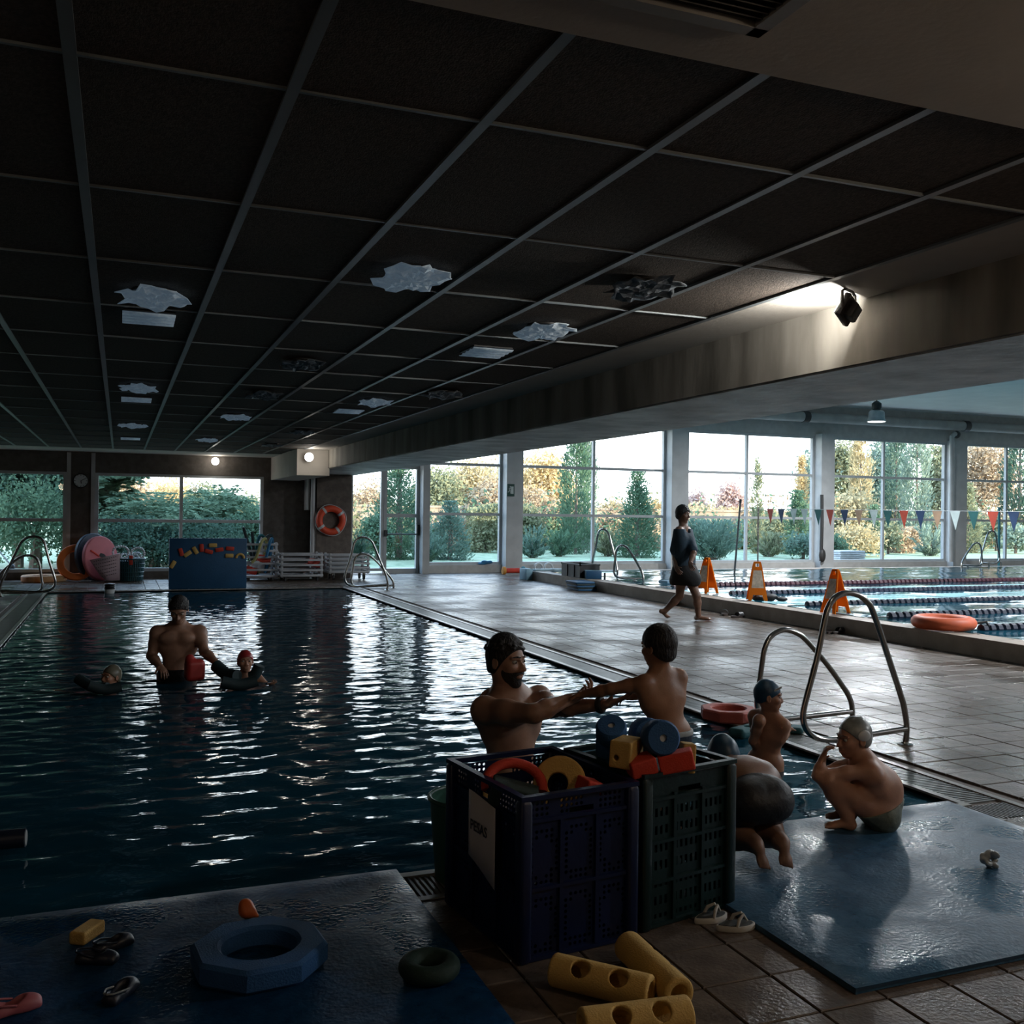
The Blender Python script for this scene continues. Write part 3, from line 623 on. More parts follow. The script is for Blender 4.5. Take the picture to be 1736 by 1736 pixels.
for q, (colr, x0, x1, hh, nm) in enumerate((('olive', 6, 60, 2.0, 'ivy_on_wall'), ('tan', 6, 60, 2.3, 'dry_vine_on_wall'), ('green', 6, 60, 1.9, 'low_ground_cover'))):
    r_ = np.random.RandomState(50 + q); n = 26000; X = r_.uniform(x0, x1, n); kp = (np.sin(X * .83 + q * 2.1) + np.sin(X * .37 + q) * .8 + r_.normal(0, .45, n)) > -.15; X = X[kp]; n = len(X)
    P = np.stack([X, 41.2 - np.abs(r_.normal(0, .25 + .3 * (q == 2), n)), np.abs(r_.normal(0, .55, n)) * hh * (.75 + .25 * np.sin(X * 1.7 + q))], 1); P[:, 2] = np.minimum(P[:, 2], 2.6)
    A = unit(r_, n); B = np.cross(A, unit(r_, n)); B /= (np.linalg.norm(B, axis=1)[:, None] + 1e-6); sz = .085 * r_.uniform(.7, 1.5, n)[:, None]
    o = quads_mesh(nm, P, A * sz, B * sz * .6, LM[colr], None); tag(o, ['olive ivy spread over the garden wall', 'dry tan vines hanging over the garden wall', 'low green planting at the foot of the garden wall'][q], 'ivy' if q < 2 else 'plants', kind='stuff')
# stack of boards outside, behind the sill
sk = thing('board_stack', 'stack of pale flat boards on the paving outside the window', 'boards', (*G(1432, 948, .0).xy, 0)); p = PY(1432, 950, 26.0)
sk.location = (p.x, 26.0, -.03); WL[sk.name] = Vector(sk.location); M_board = mat('pale_board', (.50, .53, .56), .6)
for k in range(8): MB().rbox((p.x + .02 * ((k * 7) % 3 - 1), 26.0 + .02 * ((k * 5) % 3 - 1), -.03 + .035 + k * .062), (1.0, .8, .05), None, .01, 2).build('board', M_board, sk)
# ================================================================ lamps
M_lampmetal = mat('lamp_metal', (.45, .47, .48), .35, metal=.7)
M_glow = mat('lamp_glow', (1, 1, 1), .5, emit=((1.0, .96, .88), 9.0))
M_darkmetal = mat('dark_metal', (.03, .028, .026), .5)
def area(name, loc, aim, sx_, sy_, power, col, parent=None, spread=180):
    l = bpy.data.lights.new(name, 'AREA'); l.shape = 'RECTANGLE'; l.size = sx_; l.size_y = sy_; l.energy = power; l.color = col; l.spread = radians(spread)
    o = bpy.data.objects.new(name, l); COL.objects.link(o); o.location = Vector(loc) - wloc(parent); o.rotation_euler = Vector(aim).to_track_quat('-Z', 'Y').to_euler()
    if parent is not None: o.parent = parent
    return o
def bell_lamp(x, y, first):
    t = thing('pendant_lamp', 'grey bell shaped pendant lamp hanging in the hall before the header', 'lamp', (x, y, 3.98))
    MB().lathe((x, y, 3.98), [(.235, 0), (.235, .03), (.205, .10), (.19, .24), (.15, .28), (.10, .30)], None, 24).build('shade', M_lampmetal, t)
    MB().lathe((x, y, 4.28), [(.09, 0), (.12, .04), (.12, .16), (.05, .22)], None, 16).build('cap', M_darkmetal, t)
    MB().cyl((x, y, 4.48), (x, y, 4.86), .018, seg=8).build('stem', M_darkmetal, t)
    MB().lathe((x, y, 3.972), [(.21, 0), (.21, .008)], None, 24).build('diffuser', mat('pendant_glow', (1, 1, 1), .5, emit=((.92, .97, 1.0), 2.2)), t)
    area('lamp_light', (x, y, 3.955), (0, 0, -1), .36, .36, 215, (.92, .96, 1.0), t)
    return t
b0 = bell_lamp(17.84, 20.0, True)
for (x, y) in ((17.84, 13.5), (17.84, 7), (11.8, 13.5), (11.8, 7), (11.8, 1)):  # unseen copies of the pendant, added to light the deck from the right
    copy_tree(b0, (x - 17.84, y - 20, 0), 'added grey bell shaped pendant lamp out of view, %s over the lane pool' % {(17.84, 13.5): 'outer middle one', (17.84, 7): 'outer nearest one', (11.8, 13.5): 'inner far one', (11.8, 7): 'inner middle one', (11.8, 1): 'inner nearest one'}[(x, y)], 'added pendant lamps out of view over the lane pool')
# two wall lamps on the far band
for k, (px, py, Y) in enumerate(((365, 782, 23.05), (524, 775, 19.32))):
    p = PY(px, py, Y); t = thing('wall_lamp', ['glowing round lamp on the dark wall above the blue foam board', 'glowing round lamp on the stub beam by the lifebuoy pillar'][k], 'lamp', p, 'lit round lamps at the far end')
    MB().ell(p, (.085, .085, .085), None, 16, 10).build('bulb', mat('bulb_glow', (1, 1, 1), .5, emit=((1.0, .95, .86), 7.0)), t)
    MB().cyl(p + Vector((0, .06, 0)), p + Vector((0, WY - Y if k == 0 else .12, 0)), .05, .07, 12).build('mount', M_darkmetal, t)
    l = bpy.data.lights.new('wall_lamp_light', 'POINT'); l.energy = 1.6; l.color = (1, .95, .86); l.shadow_soft_size = .09
    lo = bpy.data.objects.new('wall_lamp_light', l); COL.objects.link(lo); lo.location = Vector((0, -.22, -.03)); lo.parent = t
# floodlight hung from the plaster margin next to the beam
fl = thing('floodlight', 'black floodlight on a bracket under the ceiling beside the concrete beam, facing away', 'floodlight', (3.60, 4.25, CZ))
fd = Vector((-.42, .80, .42)).normalized(); FR = frame(fd, (0, 0, 1)); FR = Matrix((FR.col[1], FR.col[0], -fd)).transposed()
fc = Vector((3.60, 4.27, 2.635))
MB().rbox(fc, (.13, .17, .035), frame(fd, (.3, 0, 1)), .008, 2).rbox(fc - fd * .035, (.09, .10, .05), frame(fd, (.3, 0, 1)), .012, 2).build('housing', M_darkmetal, fl)
rt = fd.cross(Vector((0, 0, 1))).normalized()
MB().tube([fc - rt * .085 - fd * .01, fc - rt * .085 - fd * .01 + Vector((0, 0, .09)), fc - rt * .045 + Vector((0, 0, .105)) - fd * .01, fc + rt * .045 + Vector((0, 0, .105)) - fd * .01, fc + rt * .085 - fd * .01 + Vector((0, 0, .09)), fc + rt * .085 - fd * .01], .009, 8).build('bracket', M_darkmetal, fl)
MB().obox(fc + fd * .02, (.11, .15, .004), frame(fd, (.3, 0, 1))).build('lens', mat('flood_glow', (1, 1, 1), .4, emit=((1, .98, .92), 6.0)), fl)
area('floodlight_light', fc + fd * .03, fd, .10, .14, 13, (1, .97, .9), fl)
# unseen globes behind the camera, added to brighten the near deck and ceiling
for (gx_, gy_, en, lab) in ((3.1, .35, 48, 'added round globe for fill light, unseen behind the camera at right'), (-2.3, .1, 15, 'dimmer added globe for fill light, unseen behind the camera at left')):
    t = thing('fill_globe', lab, 'lamp', (gx_, gy_, CZ - .02))
    MB().ell((gx_, gy_, 2.45), (.11, .11, .11), None, 20, 12).build('globe', mat('fill_globe_glow', (1, .9, .78), .5, emit=((1, .80, .58), 6.0)), t)
    MB().cyl((gx_, gy_, 2.55), (gx_, gy_, CZ), .012, seg=8).build('stem', M_darkmetal, t); MB().lathe((gx_, gy_, CZ - .04), [(.05, 0), (.06, .02)], None, 16).build('rose', M_darkmetal, t)
    l = bpy.data.lights.new('fill_globe_light', 'POINT'); l.energy = en; l.color = (1, .76, .54); l.shadow_soft_size = .135
    lo = bpy.data.objects.new('fill_globe_light', l); COL.objects.link(lo); lo.location = Vector((0, 0, -.27)); lo.parent = t
# ================================================================ things on the near deck
M_matL = wet_mat('mat_vinyl_left', (.004, .036, .100), (.008, .055, .135), .15, .55, 2.4, 20, .16)
pr(M_matL).inputs['Specular IOR Level'].default_value = .24
M_matR = wet_mat('mat_vinyl_right', (.035, .10, .18), (.05, .13, .22), .20, .52, 2.2, 20, .16)
pr(M_matR).inputs['Specular IOR Level'].default_value = .36
def gym_mat(x0, x1, y0, y1, h, m, label, seed):
    t = thing('exercise_mat', label, 'mat', ((x0 + x1) / 2, (y0 + y1) / 2, .0015)); r_ = np.random.RandomState(seed); mb = MB(); N = 34
    def prof(i, j):
        x = x0 + (x1 - x0) * i / N; y = y0 + (y1 - y0) * j / N; e = min(i, N - i, j, N - j)
        return (x, y, .0015 + h - (.010 if e == 0 else .0) + .0025 * sin(x * 4.1 + seed) * sin(y * 5.3) * (e > 1))
    top = [prof(i, j) for j in range(N + 1) for i in range(N + 1)]
    fs = [(j * (N + 1) + i, j * (N + 1) + i + 1, (j + 1) * (N + 1) + i + 1, (j + 1) * (N + 1) + i) for j in range(N) for i in range(N)]
    mb.add(top, fs); ring = [prof(i, 0) for i in range(N)] + [prof(N, j) for j in range(N)] + [prof(N - i, N) for i in range(N)] + [prof(0, N - j) for j in range(N)]
    mb.loft([ring, [(p[0], p[1], .0015) for p in ring]]); mb.build('pad', m, t, angle=60)
    em = MB(); b_ = .012
    rr = [[(p[0] + (b_ if p[0] == x0 else -b_ if p[0] == x1 else 0) * .15, p[1], h * f_ + .0015) for p in ring] for f_ in (.30, .62)]
    g = 1.0015; cxm, cym = (x0 + x1) / 2, (y0 + y1) / 2
    em.loft([[((p[0] - cxm) * g + cxm, (p[1] - cym) * g + cym, p[2]) for p in q] for q in rr]); em.build('edge_welt', mat('mat_welt', (.02, .05, .09), .45), t)
    return t
gym_mat(-.98, 1.10, 2.10, 4.05, .030, M_matL, 'wet dark blue mat at lower left carrying the blue octagonal ring', 1)
gym_mat(2.20, 4.12, 2.53, 4.05, .030, M_matR, 'large blue mat at lower right under the crouching child', 2)

M_bluecrate = mat('crate_blue', (.0012, .008, .048), .38, var=.15, bump=.08)
M_greencrate = mat('crate_green', (.003, .019, .020), .38, var=.15, bump=.08)
def panel(mb, o, u, w_, h, n, th, nx, nz, holes, slots=()):
    """perforated panel in the plane of u and up; holes: {(i,j)} octagonal, slots: {(i,j)} cells left out"""
    u = Vector(u); o = Vector(o); nn = Vector(n); Z = Vector((0, 0, 1)); du, dz = w_ / nx, h / nz
    def pt(a, b, s_): return o + u * a + Z * b - nn * (th * s_)
    for i in range(nx):
        j = 0
        while j < nz:
            if (i, j) in slots: j += 1; continue
            if (i, j) in holes:
                a0, b0 = i * du, j * dz; ca, cb = a0 + du / 2, b0 + dz / 2; rr = min(du, dz) * .34
                ou = [(a0 + du, cb), (a0 + du, b0 + dz), (ca, b0 + dz), (a0, b0 + dz), (a0, cb), (a0, b0), (ca, b0), (a0 + du, b0)]
                inn = [(ca + rr * cos(q * pi / 4), cb + rr * sin(q * pi / 4)) for q in range(8)]
                rg = [[pt(a, b, 0) for a, b in ou], [pt(a, b, 0) for a, b in inn], [pt(a, b, 1) for a, b in inn], [pt(a, b, 1) for a, b in ou]]
                mb.loft(rg); j += 1; continue
            k = j
            while k < nz and (i, k) not in holes and (i, k) not in slots: k += 1
            a0, a1, b0, b1 = i * du, (i + 1) * du, j * dz, k * dz
            mb.add([pt(a0, b0, 0), pt(a1, b0, 0), pt(a1, b1, 0), pt(a0, b1, 0), pt(a0, b0, 1), pt(a1, b0, 1), pt(a1, b1, 1), pt(a0, b1, 1)],
                   [(0, 1, 2, 3), (7, 6, 5, 4), (0, 4, 5, 1), (1, 5, 6, 2), (2, 6, 7, 3), (3, 7, 4, 0)]); j = k
def crate(label, m, A, ang, W, Dp, H, kind):
    t = thing('crate', label, 'crate', (*A, .0)); u = Vector((cos(ang), sin(ang), 0)); v = Vector((-sin(ang), cos(ang), 0)); o = Vector((A[0], A[1], 0)); Z = Vector((0, 0, 1))
    sides = [('front_panel', o, u, W, -v), ('side_panel', o + v * Dp, -v, Dp, -u), ('back_panel', o + u * W + v * Dp, -u, W, v), ('side_panel', o + u * W, v, Dp, u)]
    for nm, oo, uu, ln, nn in sides:
        mb = MB(); pitch = .0195 if kind == 'dots' else .0125; nx = int(ln / pitch); nz = int(H / (.0195 if kind == 'dots' else .0165)); holes = set(); slots = set()
        if kind == 'dots':
            for i in range(nx):
                for j in range(nz):
                    fx = (i + .5) / nx; fz = (j + .5) / nz
                    if fz > .90 and fz < .985: 
                        if (int(fx * 18) % 6) < 4 and .06 < fx < .94: holes.add((i, j))
                    cxn = (fx * 3) % 1 - .5; czn = (fz / .86 * 2) % 1 - .5
                    rr = sqrt(cxn * cxn + czn * czn)
                    if fz < .84 and .30 < rr < .46 and abs(cxn) < .42 and abs(czn) < .42: holes.add((i, j))
            ic = nx // 2; js = nz - 3
            for i in range(ic - 2, ic + 3): slots.add((i, js)); holes.discard((i, js))
        else:
            for i in range(nx):
                for j in range(nz):
                    fx = (i + .5) / nx; fz = (j + .5) / nz; row = j % 4
                    if .08 < fx < .92 and .05 < fz < .80 and i % 2 == 0 and row in (1, 2) and abs((fx * 3) % 1 - .5) < .42: slots.add((i, j))
            ic = nx // 2
            for i in range(ic - 4, ic + 5):
                for j in range(nz - 5, nz - 3): slots.add((i, j))
        panel(mb, oo + nn * 0, uu, ln, H - .012, nn, .006, nx, nz, holes, slots)
        mb.build(nm, m, t, smooth=False)
    R = rotz(ang)
    for (a, b_) in ((0, 0), (W, 0), (W, Dp), (0, Dp)):
        c = o + u * a + v * b_; MB().rbox((c.x, c.y, H / 2), (.05, .05, H - .004), R, .014, 3).build('corner_post', m, t)
    mb = MB(); rr = [[o + u * (a + (sa) * g) + v * (b_ + sb * g) + Z * z for (a, b_, sa, sb) in ((0, 0, -1, -1), (W, 0, 1, -1), (W, Dp, 1, 1), (0, Dp, -1, 1))] for g, z in ((-.004, H - .006), (.022, H - .004), (.022, H + .012), (-.004, H + .012), (-.004, H - .006))]
    mb.loft(rr); mb.build('rim', m, t, smooth=False)
    mb = MB()
    for hz in ((.86, .44, .015) if kind == 'dots' else (.84, .56, .30, .02)):
        z = H * hz; rr = [[o + u * (a + sa * g) + v * (b_ + sb * g) + Z * zz for (a, b_, sa, sb) in ((0, 0, -1, -1), (W, 0, 1, -1), (W, Dp, 1, 1), (0, Dp, -1, 1))] for g, zz in ((0, z - .009), (.012, z - .006), (.012, z + .006), (0, z + .009))]
        mb.loft(rr)
    for fr_ in (1 / 3, 2 / 3):
        for nm, oo, uu, ln, nn in sides: mb.obox(oo + uu * ln * fr_ + nn * .004 + Z * H * .45, (.016, .014, H * .84), frame(Z, uu))
    mb.build('rib', m, t, smooth=False)
    MB().obox(o + u * W / 2 + v * Dp / 2 + Z * .012, (W, Dp, .012), R).build('bottom', m, t, smooth=False)
    return t, o, u, v
bc, bo, bu, bv = crate('tall dark blue perforated crate with a paper sign, in front of the bearded man', M_bluecrate, (1.285, 3.10), radians(7), .44, .56, .555, 'dots')
gc, go, gu, gv = crate('dark green slotted crate holding foam dumbbells and blocks', M_greencrate, (1.80, 3.19), radians(12), .43, .45, .565, 'slots')
# paper sign on the left face of the blue crate
M_paper = mat('paper', (.80, .74, .70), .5, var=.05); M_ink = mat('ink', (.05, .05, .06), .6)
pc = bo + bv * .245 - bu * .031; Zv = Vector((0, 0, 1)); mb = MB(); rows = []
NP = 12
for i in range(NP + 1):
    a = -.115 + .23 * i / NP; cur = .010 * (1 - cos((i / NP - .15) * 3.0)) * .6
    rows.append([pc - bv * a - bu * cur + Zv * zz for zz in (.505 - .012 * i / NP, .40, .33, .265 - .055 * (i / NP))])
pts = [p for r_ in rows for p in r_]; mb.add(pts, [(i * 4 + j, (i + 1) * 4 + j, (i + 1) * 4 + j + 1, i * 4 + j + 1) for i in range(NP) for j in range(3)])
sg = mb.build('paper_sign', M_paper, bc); so = sg.modifiers.new('thick', 'SOLIDIFY'); so.thickness = .0012
def text(body, size, loc, R, m, parent, name='lettering'):
    cu = bpy.data.curves.new(name, 'FONT'); cu.body = body; cu.size = size; cu.align_x = 'CENTER'; cu.align_y = 'CENTER'; cu.extrude = .0004; cu.offset = .0008; cu.resolution_u = 3
    o = bpy.data.objects.new(name, cu); COL.objects.link(o); bpy.context.view_layer.update()
    me = bpy.data.meshes.new_from_object(o.evaluated_get(bpy.context.evaluated_depsgraph_get())); bpy.data.objects.remove(o)
    M = R.to_4x4(); M.translation = Vector(loc) - wloc(parent); me.transform(M); me.materials.clear()
    return link(name, me, m, parent)
text('PESAS', .052, pc - bu * .0075 + Zv * .385 - bv * (-.02), Matrix((-bv, Zv, -bu)).transposed(), M_ink, sg)
# --- foam things
M_blue = mat('foam_blue', (.020, .10, .27), .75, bump=.25, bsc=160); M_yel = mat('foam_yellow', (.62, .40, .12), .8, bump=.25, bsc=160, var=.08)
M_red = mat('foam_red', (.62, .055, .030), .75, bump=.2, bsc=160); M_teal = mat('foam_teal', (.03, .13, .15), .7, bump=.2); M_dgreen = mat('foam_dark_green', (.012, .035, .028), .75, bump=.2)
M_white = mat('white_plastic', (.62, .64, .64), .4, var=.04); M_orange = mat('orange_plastic', (.72, .16, .035), .45, var=.08); M_hole = mat('hole_dark', (.015, .014, .013), .8)
M_navyw = mat('washer_dark', (.008, .02, .05), .6)
def dumbbell(label, c, ax, r_, L, bar, group='foam dumbbells in the green crate', m=None):
    ax = Vector(ax).normalized(); c = Vector(c); t = thing('foam_dumbbell', label, 'dumbbell', c, group); m = m or M_blue
    for s_ in (-1, 1):
        a = c + ax * s_ * bar / 2; b = c + ax * s_ * (bar / 2 + L); R = frame(b - a); ml = (b - a).length
        MB().lathe(a, [(.018, 0), (r_ * .86, .0), (r_, .012), (r_, ml - .012), (r_ * .88, ml), (.014, ml), (.014, ml - .012)], R, 28).build('foam_weight', m, t)
        MB().lathe(a, [(.020, -.002), (r_ * .55, -.008), (r_ * .55, -.001)], R, 20).build('washer', M_navyw, t)
    MB().cyl(c - ax * (bar / 2 + L * .9), c + ax * (bar / 2 + L * .9), .0135, seg=12).build('bar', M_white, t)
    return t
_c = PD(1036, 1240, 3.86); dumbbell('blue foam dumbbell with a white band, at the back left of the green crate', _c - Vector((0, 0, .03)), _fw * -.55 + Vector((0, 0, .75)) - _r * .05, .060, .075, .014)
_c = PD(1116, 1252, 3.66); dumbbell('blue foam dumbbell lying end on, its round face towards the camera', _c + _fw * .13 - Vector((0, 0, .02)), -_fw * .95 + _r * .12 + Vector((0, 0, .16)), .066, .10, .09)
def block(label, name, c, sz, R, m, holes=(), grp='foam blocks in the green crate'):
    t = SDF().box(c, [q / 2 for q in sz], R, .006)
    for (o_, d_, r_) in holes:
        o_ = Vector(c) + R @ Vector(o_); d_ = R @ Vector(d_); t.cyl(o_ - d_ * .3, o_ + d_ * .3, r_, op=-1)
    o = t.mesh(name, m, None, .004); tag(o, label, 'foam block', grp); return o
_c = PD(1062, 1275, 3.70); block('yellow foam block with a round hole, front left in the green crate', 'foam_block', _c, (.085, .14, .10), frame((0.05, 0, 1), _r * .9 - _fw * .45), M_yel, [((0, 0, -.0), (0, 1, 0), .0), ((-.0, -.02, 0), (1, 0, 0), .009)] and [((.0, .02, -.01), (1, 0, 0), .010), ((-.015, 0, -.012), (0, 1, 0), .010)])
_c = PD(1165, 1284, 3.80); block('yellow foam block half hidden behind the red block in the green crate', 'foam_block', _c, (.05, .10, .11), frame((.1, .1, 1), _r), M_yel)
_c = PD(1086, 1297, 3.66); block('red foam block below the yellow block with the hole', 'foam_block', _c, (.10, .10, .06), frame((-.25, 0, 1), _r + _fw * .2), M_red)
_c = PD(1146, 1290, 3.68); block('red foam block below the end on dumbbell', 'foam_block', _c, (.13, .08, .07), frame((-.2, .1, 1), _r - _fw * .1), M_red)
_c = PD(1110, 1325, 3.86); block('dark green foam block sunk deep inside the green crate', 'foam_block', _c, (.26, .20, .12), rotz(.3), M_dgreen)
# blue crate contents
_c = PD(949, 1327, 3.66); Rd = frame(-_fw * .9 - _r * .20 + Vector((0, 0, .38)), _r)
t = SDF().cyl(_c - Rd.col[2] * .016, _c + Rd.col[2] * .016, .098, rd=.008); h1 = _c + Rd.col[0] * -.008 - Rd.col[1] * .004
t.cyl(h1 - Rd.col[2] * .1, h1 + Rd.col[2] * .1, .040, op=-1); h2 = _c + Rd.col[0] * .062 - Rd.col[1] * .035; t.cyl(h2 - Rd.col[2] * .1, h2 + Rd.col[2] * .1, .013, op=-1)
tag(t.mesh('foam_disc', M_yel, None, .004), 'round yellow foam disc with a large and a small hole, in the blue crate', 'foam disc')
_c = PD(872, 1332, 3.62); Ra = frame(_r * .15 - _fw * .8 + Vector((0, 0, .55)), _r); mb = MB()
arc = [_c + Ra @ Vector((.105 * cos(a), .085 * sin(a), 0)) for a in [radians(q) for q in range(-10, 200, 12)]]
mb.tube(arc, .019, 10); tag(mb.build('foam_arch', M_red, None), 'curved red foam strip standing at the back of the blue crate', 'foam strip')
_c = PD(870, 1350, 3.56); block('dark green foam slab under the curved red strip', 'foam_slab', _c, (.17, .10, .09), frame((.2, -.2, 1), _r), M_dgreen, grp='foam in the blue crate')
_c = PD(1000, 1333, 3.60); block('orange foam piece at the right inside the blue crate', 'foam_piece', _c, (.07, .10, .05), frame((.3, 0, 1), _r + _fw * .4), M_red, grp='foam in the blue crate')
_c = PD(818, 1340, 3.72); block('yellow foam piece seen through the handle slot of the blue crate', 'foam_piece', _c, (.06, .06, .07), rotz(.4), M_yel, grp='foam in the blue crate')
_c = (bo + bu * .22 + bv * .30 + Vector((0, 0, .36))); block('dark foam pad deep inside the blue crate', 'foam_pad', _c, (.36, .46, .10), rotz(.12), M_dgreen, grp='foam in the blue crate')
# green tub peeping out behind the blue crate
tb = thing('green_tub', 'green round tub peeping out at the left behind the blue crate', 'tub', (1.38, 3.93, 0)); M_tub = mat('tub_green', (.03, .11, .075), .4)
MB().lathe((1.38, 3.93, .0), [(.14, 0), (.165, .30), (.165, .335), (.158, .335), (.135, .012)], None, 32).build('body', M_tub, tb)
MB().torus((1.38, 3.93, .333), .168, .010, None, 36, 8).build('rim', M_tub, tb)
# --- yellow connector tubes with round holes
def conn_tube(label, p0, p1, r_, holes, hr):
    p0 = Vector(p0); p1 = Vector(p1); u = (p1 - p0).normalized(); s_ = SDF().cyl(p0, p1, r_, rd=.008).cyl(p0 - u * .1, p1 + u * .1, r_ * .56, op=-1)
    for f_, d_ in holes:
        o_ = p0.lerp(p1, f_); d_ = Vector(d_).normalized(); s_.cyl(o_, o_ + d_ * .3, hr, op=-1)
    o = s_.mesh('foam_connector', M_yel, None, .0045); tag(o, label, 'foam tube', 'yellow foam tubes on the tiles'); return o
UPC = Vector((-.2, -.62, .72))
conn_tube('yellow foam tube with two round holes, left of the three on the tiles', G(938, 1643, .052), G(1104, 1683, .052), .052, [(.27, UPC), (.66, UPC)], .028)
conn_tube('yellow foam tube pointing from the green crate, right of the three on the tiles', G(1064, 1603, .052), G(1152, 1686, .052), .052, [(.40, (.9, .2, .55)), (.72, (.9, .2, .55))], .024)
conn_tube('yellow foam tube cut off by the bottom edge of the picture', G(985, 1741, .054), G(1168, 1718, .054), .052, [(.35, UPC), (.72, UPC)], .028)
# --- things lying on the left mat
MZ = .0325
rc = G(440, 1600, .10); rt_ = thing('octagonal_ring', 'blue octagonal foam ring lying on the wet dark mat', 'foam ring', (rc.x, rc.y, MZ))
octf = lambda R0, ph: (lambda a: R0 * cos(pi / 8) / max(.5, cos(((a + ph) % (pi / 4)) - pi / 8)) * .94 + R0 * .06)
MB().ring_plate((rc.x, rc.y, MZ), octf(.222, .3), lambda a: .122, .075, None, 64, .012).build('ring', M_blue, rt_)
gr = G(728, 1645, .05); t = MB().torus((gr.x, gr.y, MZ + .030), .070, .030, None, 36, 14).build('foam_ring', M_dgreen); tag(t, 'small dark green ring at the right edge of the wet mat', 'foam ring')
bk = G(148, 1582, .05); o = SDF().box((bk.x, bk.y, MZ + .022), (.062, .030, .022), rotz(1.0), .008).mesh('foam_brick', M_yel, None, .004); tag(o, 'yellow foam brick with cut corners on the dark mat', 'foam block')
dk = G(419, 1548, .05); s_ = SDF().ell((dk.x, dk.y, MZ + .026), (.030, .034, .026)).ell((dk.x - .006, dk.y + .006, MZ + .050), (.022, .022, .018)).cone((dk.x + .02, dk.y - .02, MZ + .022), (dk.x + .033, dk.y - .028, MZ + .014), .010, .006)
o = s_.mesh('bath_toy', M_orange, None, .003); tag(o, 'small orange rubber toy behind the blue octagonal ring', 'toy')
M_navy = mat('navy_rubber', (.012, .018, .035), .4); M_pink = mat('pink_rubber', (.42, .12, .14), .5); M_grey = mat('grey_rubber', (.20, .21, .21), .5)
def clog(label, c, ang, L, m, z=MZ, lining=None):
    """child's clog: sole, closed toe with an opening for the foot, heel strap"""
    R = rotz(ang); c = Vector((c[0], c[1], z)); P = lambda x, y, zz: c + R @ Vector((x * L, y * L, zz * L)); t = thing('clog', label, 'shoe', c)
    s_ = SDF().box(P(0, 0, .06), (.46 * L, .17 * L, .05 * L), R, .045 * L, k=.02).ell(P(.18, 0, .14), (.30 * L, .20 * L, .15 * L), R, k=.02).ell(P(-.28, 0, .14), (.2 * L, .17 * L, .14 * L), R, k=.02)
    s_.ell(P(-.12, 0, .26), (.30 * L, .14 * L, .16 * L), R, k=.008, op=-1); s_.mesh('shoe_body', m, t, .0035)
    MB().tube([P(.0, -.18, .18), P(-.25, -.19, .24), P(-.46, -.10, .26), P(-.50, 0, .27), P(-.46, .10, .26), P(-.25, .19, .24), P(.0, .18, .18)], .022 * L, 8).build('heel_strap', lining or m, t); return t
p = G(25, 1716, .03); clog('pink child clog at the lower left corner of the dark mat', (p.x, p.y), .3, .15, M_pink)
p = G(205, 1690, .03); clog('navy child clog with a grey strap at lower left on the dark mat', (p.x, p.y), 1.0, .145, M_navy, lining=M_grey)
p = G(192, 1608, .03); clog('navy child clog beside the yellow foam brick', (p.x, p.y), .5, .14, M_navy)
p = G(160, 1622, .03); clog('navy child clog in front of the yellow foam brick', (p.x + .01, p.y - .05), -.4, .14, M_navy)
# --- flip flops by the green crate
M_fsole = mat('flipflop_sole', (.50, .49, .46), .6); M_finsole = mat('flipflop_insole', (.05, .055, .055), .7)
def flipflop(label, c, ang, L):
    t = thing('flip_flop', label, 'sandal', (c[0], c[1], .0)); R = rotz(ang); c = Vector((c[0], c[1], .0))
    def outl(z, s_): return [c + R @ Vector((L * s_ * .5 * cos(a), L * s_ * (.19 + .045 * cos(a) - .035 * cos(2 * a)) * sin(a), z)) for a in [2 * pi * k / 28 for k in range(28)]]
    MB().loft([outl(.002, .96), outl(.006, 1.0), outl(.020, 1.0), outl(.023, .97)], True, True).build('sole', M_fsole, t)
    MB().loft([outl(.0232, .88), outl(.025, .86)], True, True).build('insole', M_finsole, t)
    P = lambda x, y, z: c + R @ Vector((x * L, y * L, z))
    MB().tube([P(-.05, -.20, .02), P(.02, -.15, .045), P(.16, -.06, .058), P(.30, .0, .030)], [.005, .007, .006, .004], 8).tube([P(-.05, .20, .02), P(.02, .15, .045), P(.16, .06, .058), P(.30, .0, .030)], [.005, .007, .006, .004], 8).build('strap', M_fsole, t); return t
p = G(1247, 1576, 0); flipflop('dark flip flop with white sole, nearer one beside the green crate', (p.x, p.y), -.15, .155)
p = G(1216, 1566, 0); flipflop('dark flip flop with white sole, tucked against the green crate', (p.x - .01, p.y + .03), .1, .15)
# --- crumpled grey thing on the right mat
p = G(1678, 1470, MZ); rng = random.Random(5); s_ = SDF()
for k in range(9): s_.ell((p.x + rng.uniform(-.025, .025), p.y + rng.uniform(-.022, .022), MZ + .014 + rng.uniform(0, .045)), (rng.uniform(.012, .024), rng.uniform(.012, .02), rng.uniform(.010, .02)), frame((rng.uniform(-1, 1), rng.uniform(-1, 1), 1)), k=.006)
o = s_.mesh('wet_cloth', mat('wet_cloth', (.30, .33, .33), .35, var=.2, bump=.3), None, .003); tag(o, 'small crumpled grey cloth on the blue mat at right', 'cloth')
# --- dark float at the left edge of the picture
p = G(20, 1445, -.03); t = thing('floating_tube', 'dark foam float drifting at the left edge of the near water', 'float', (p.x - .2, p.y, -.03))
MB().cyl((p.x - .62, p.y + .05, .02), (p.x + .055, p.y + .0, .03), .042, seg=18).build('tube', M_navy, t)
MB().lathe((p.x + .055, p.y, .03), [(.035, 0), (.035, .003)], frame((1, -.08, .02)), 18).build('end_cap', M_grey, t)
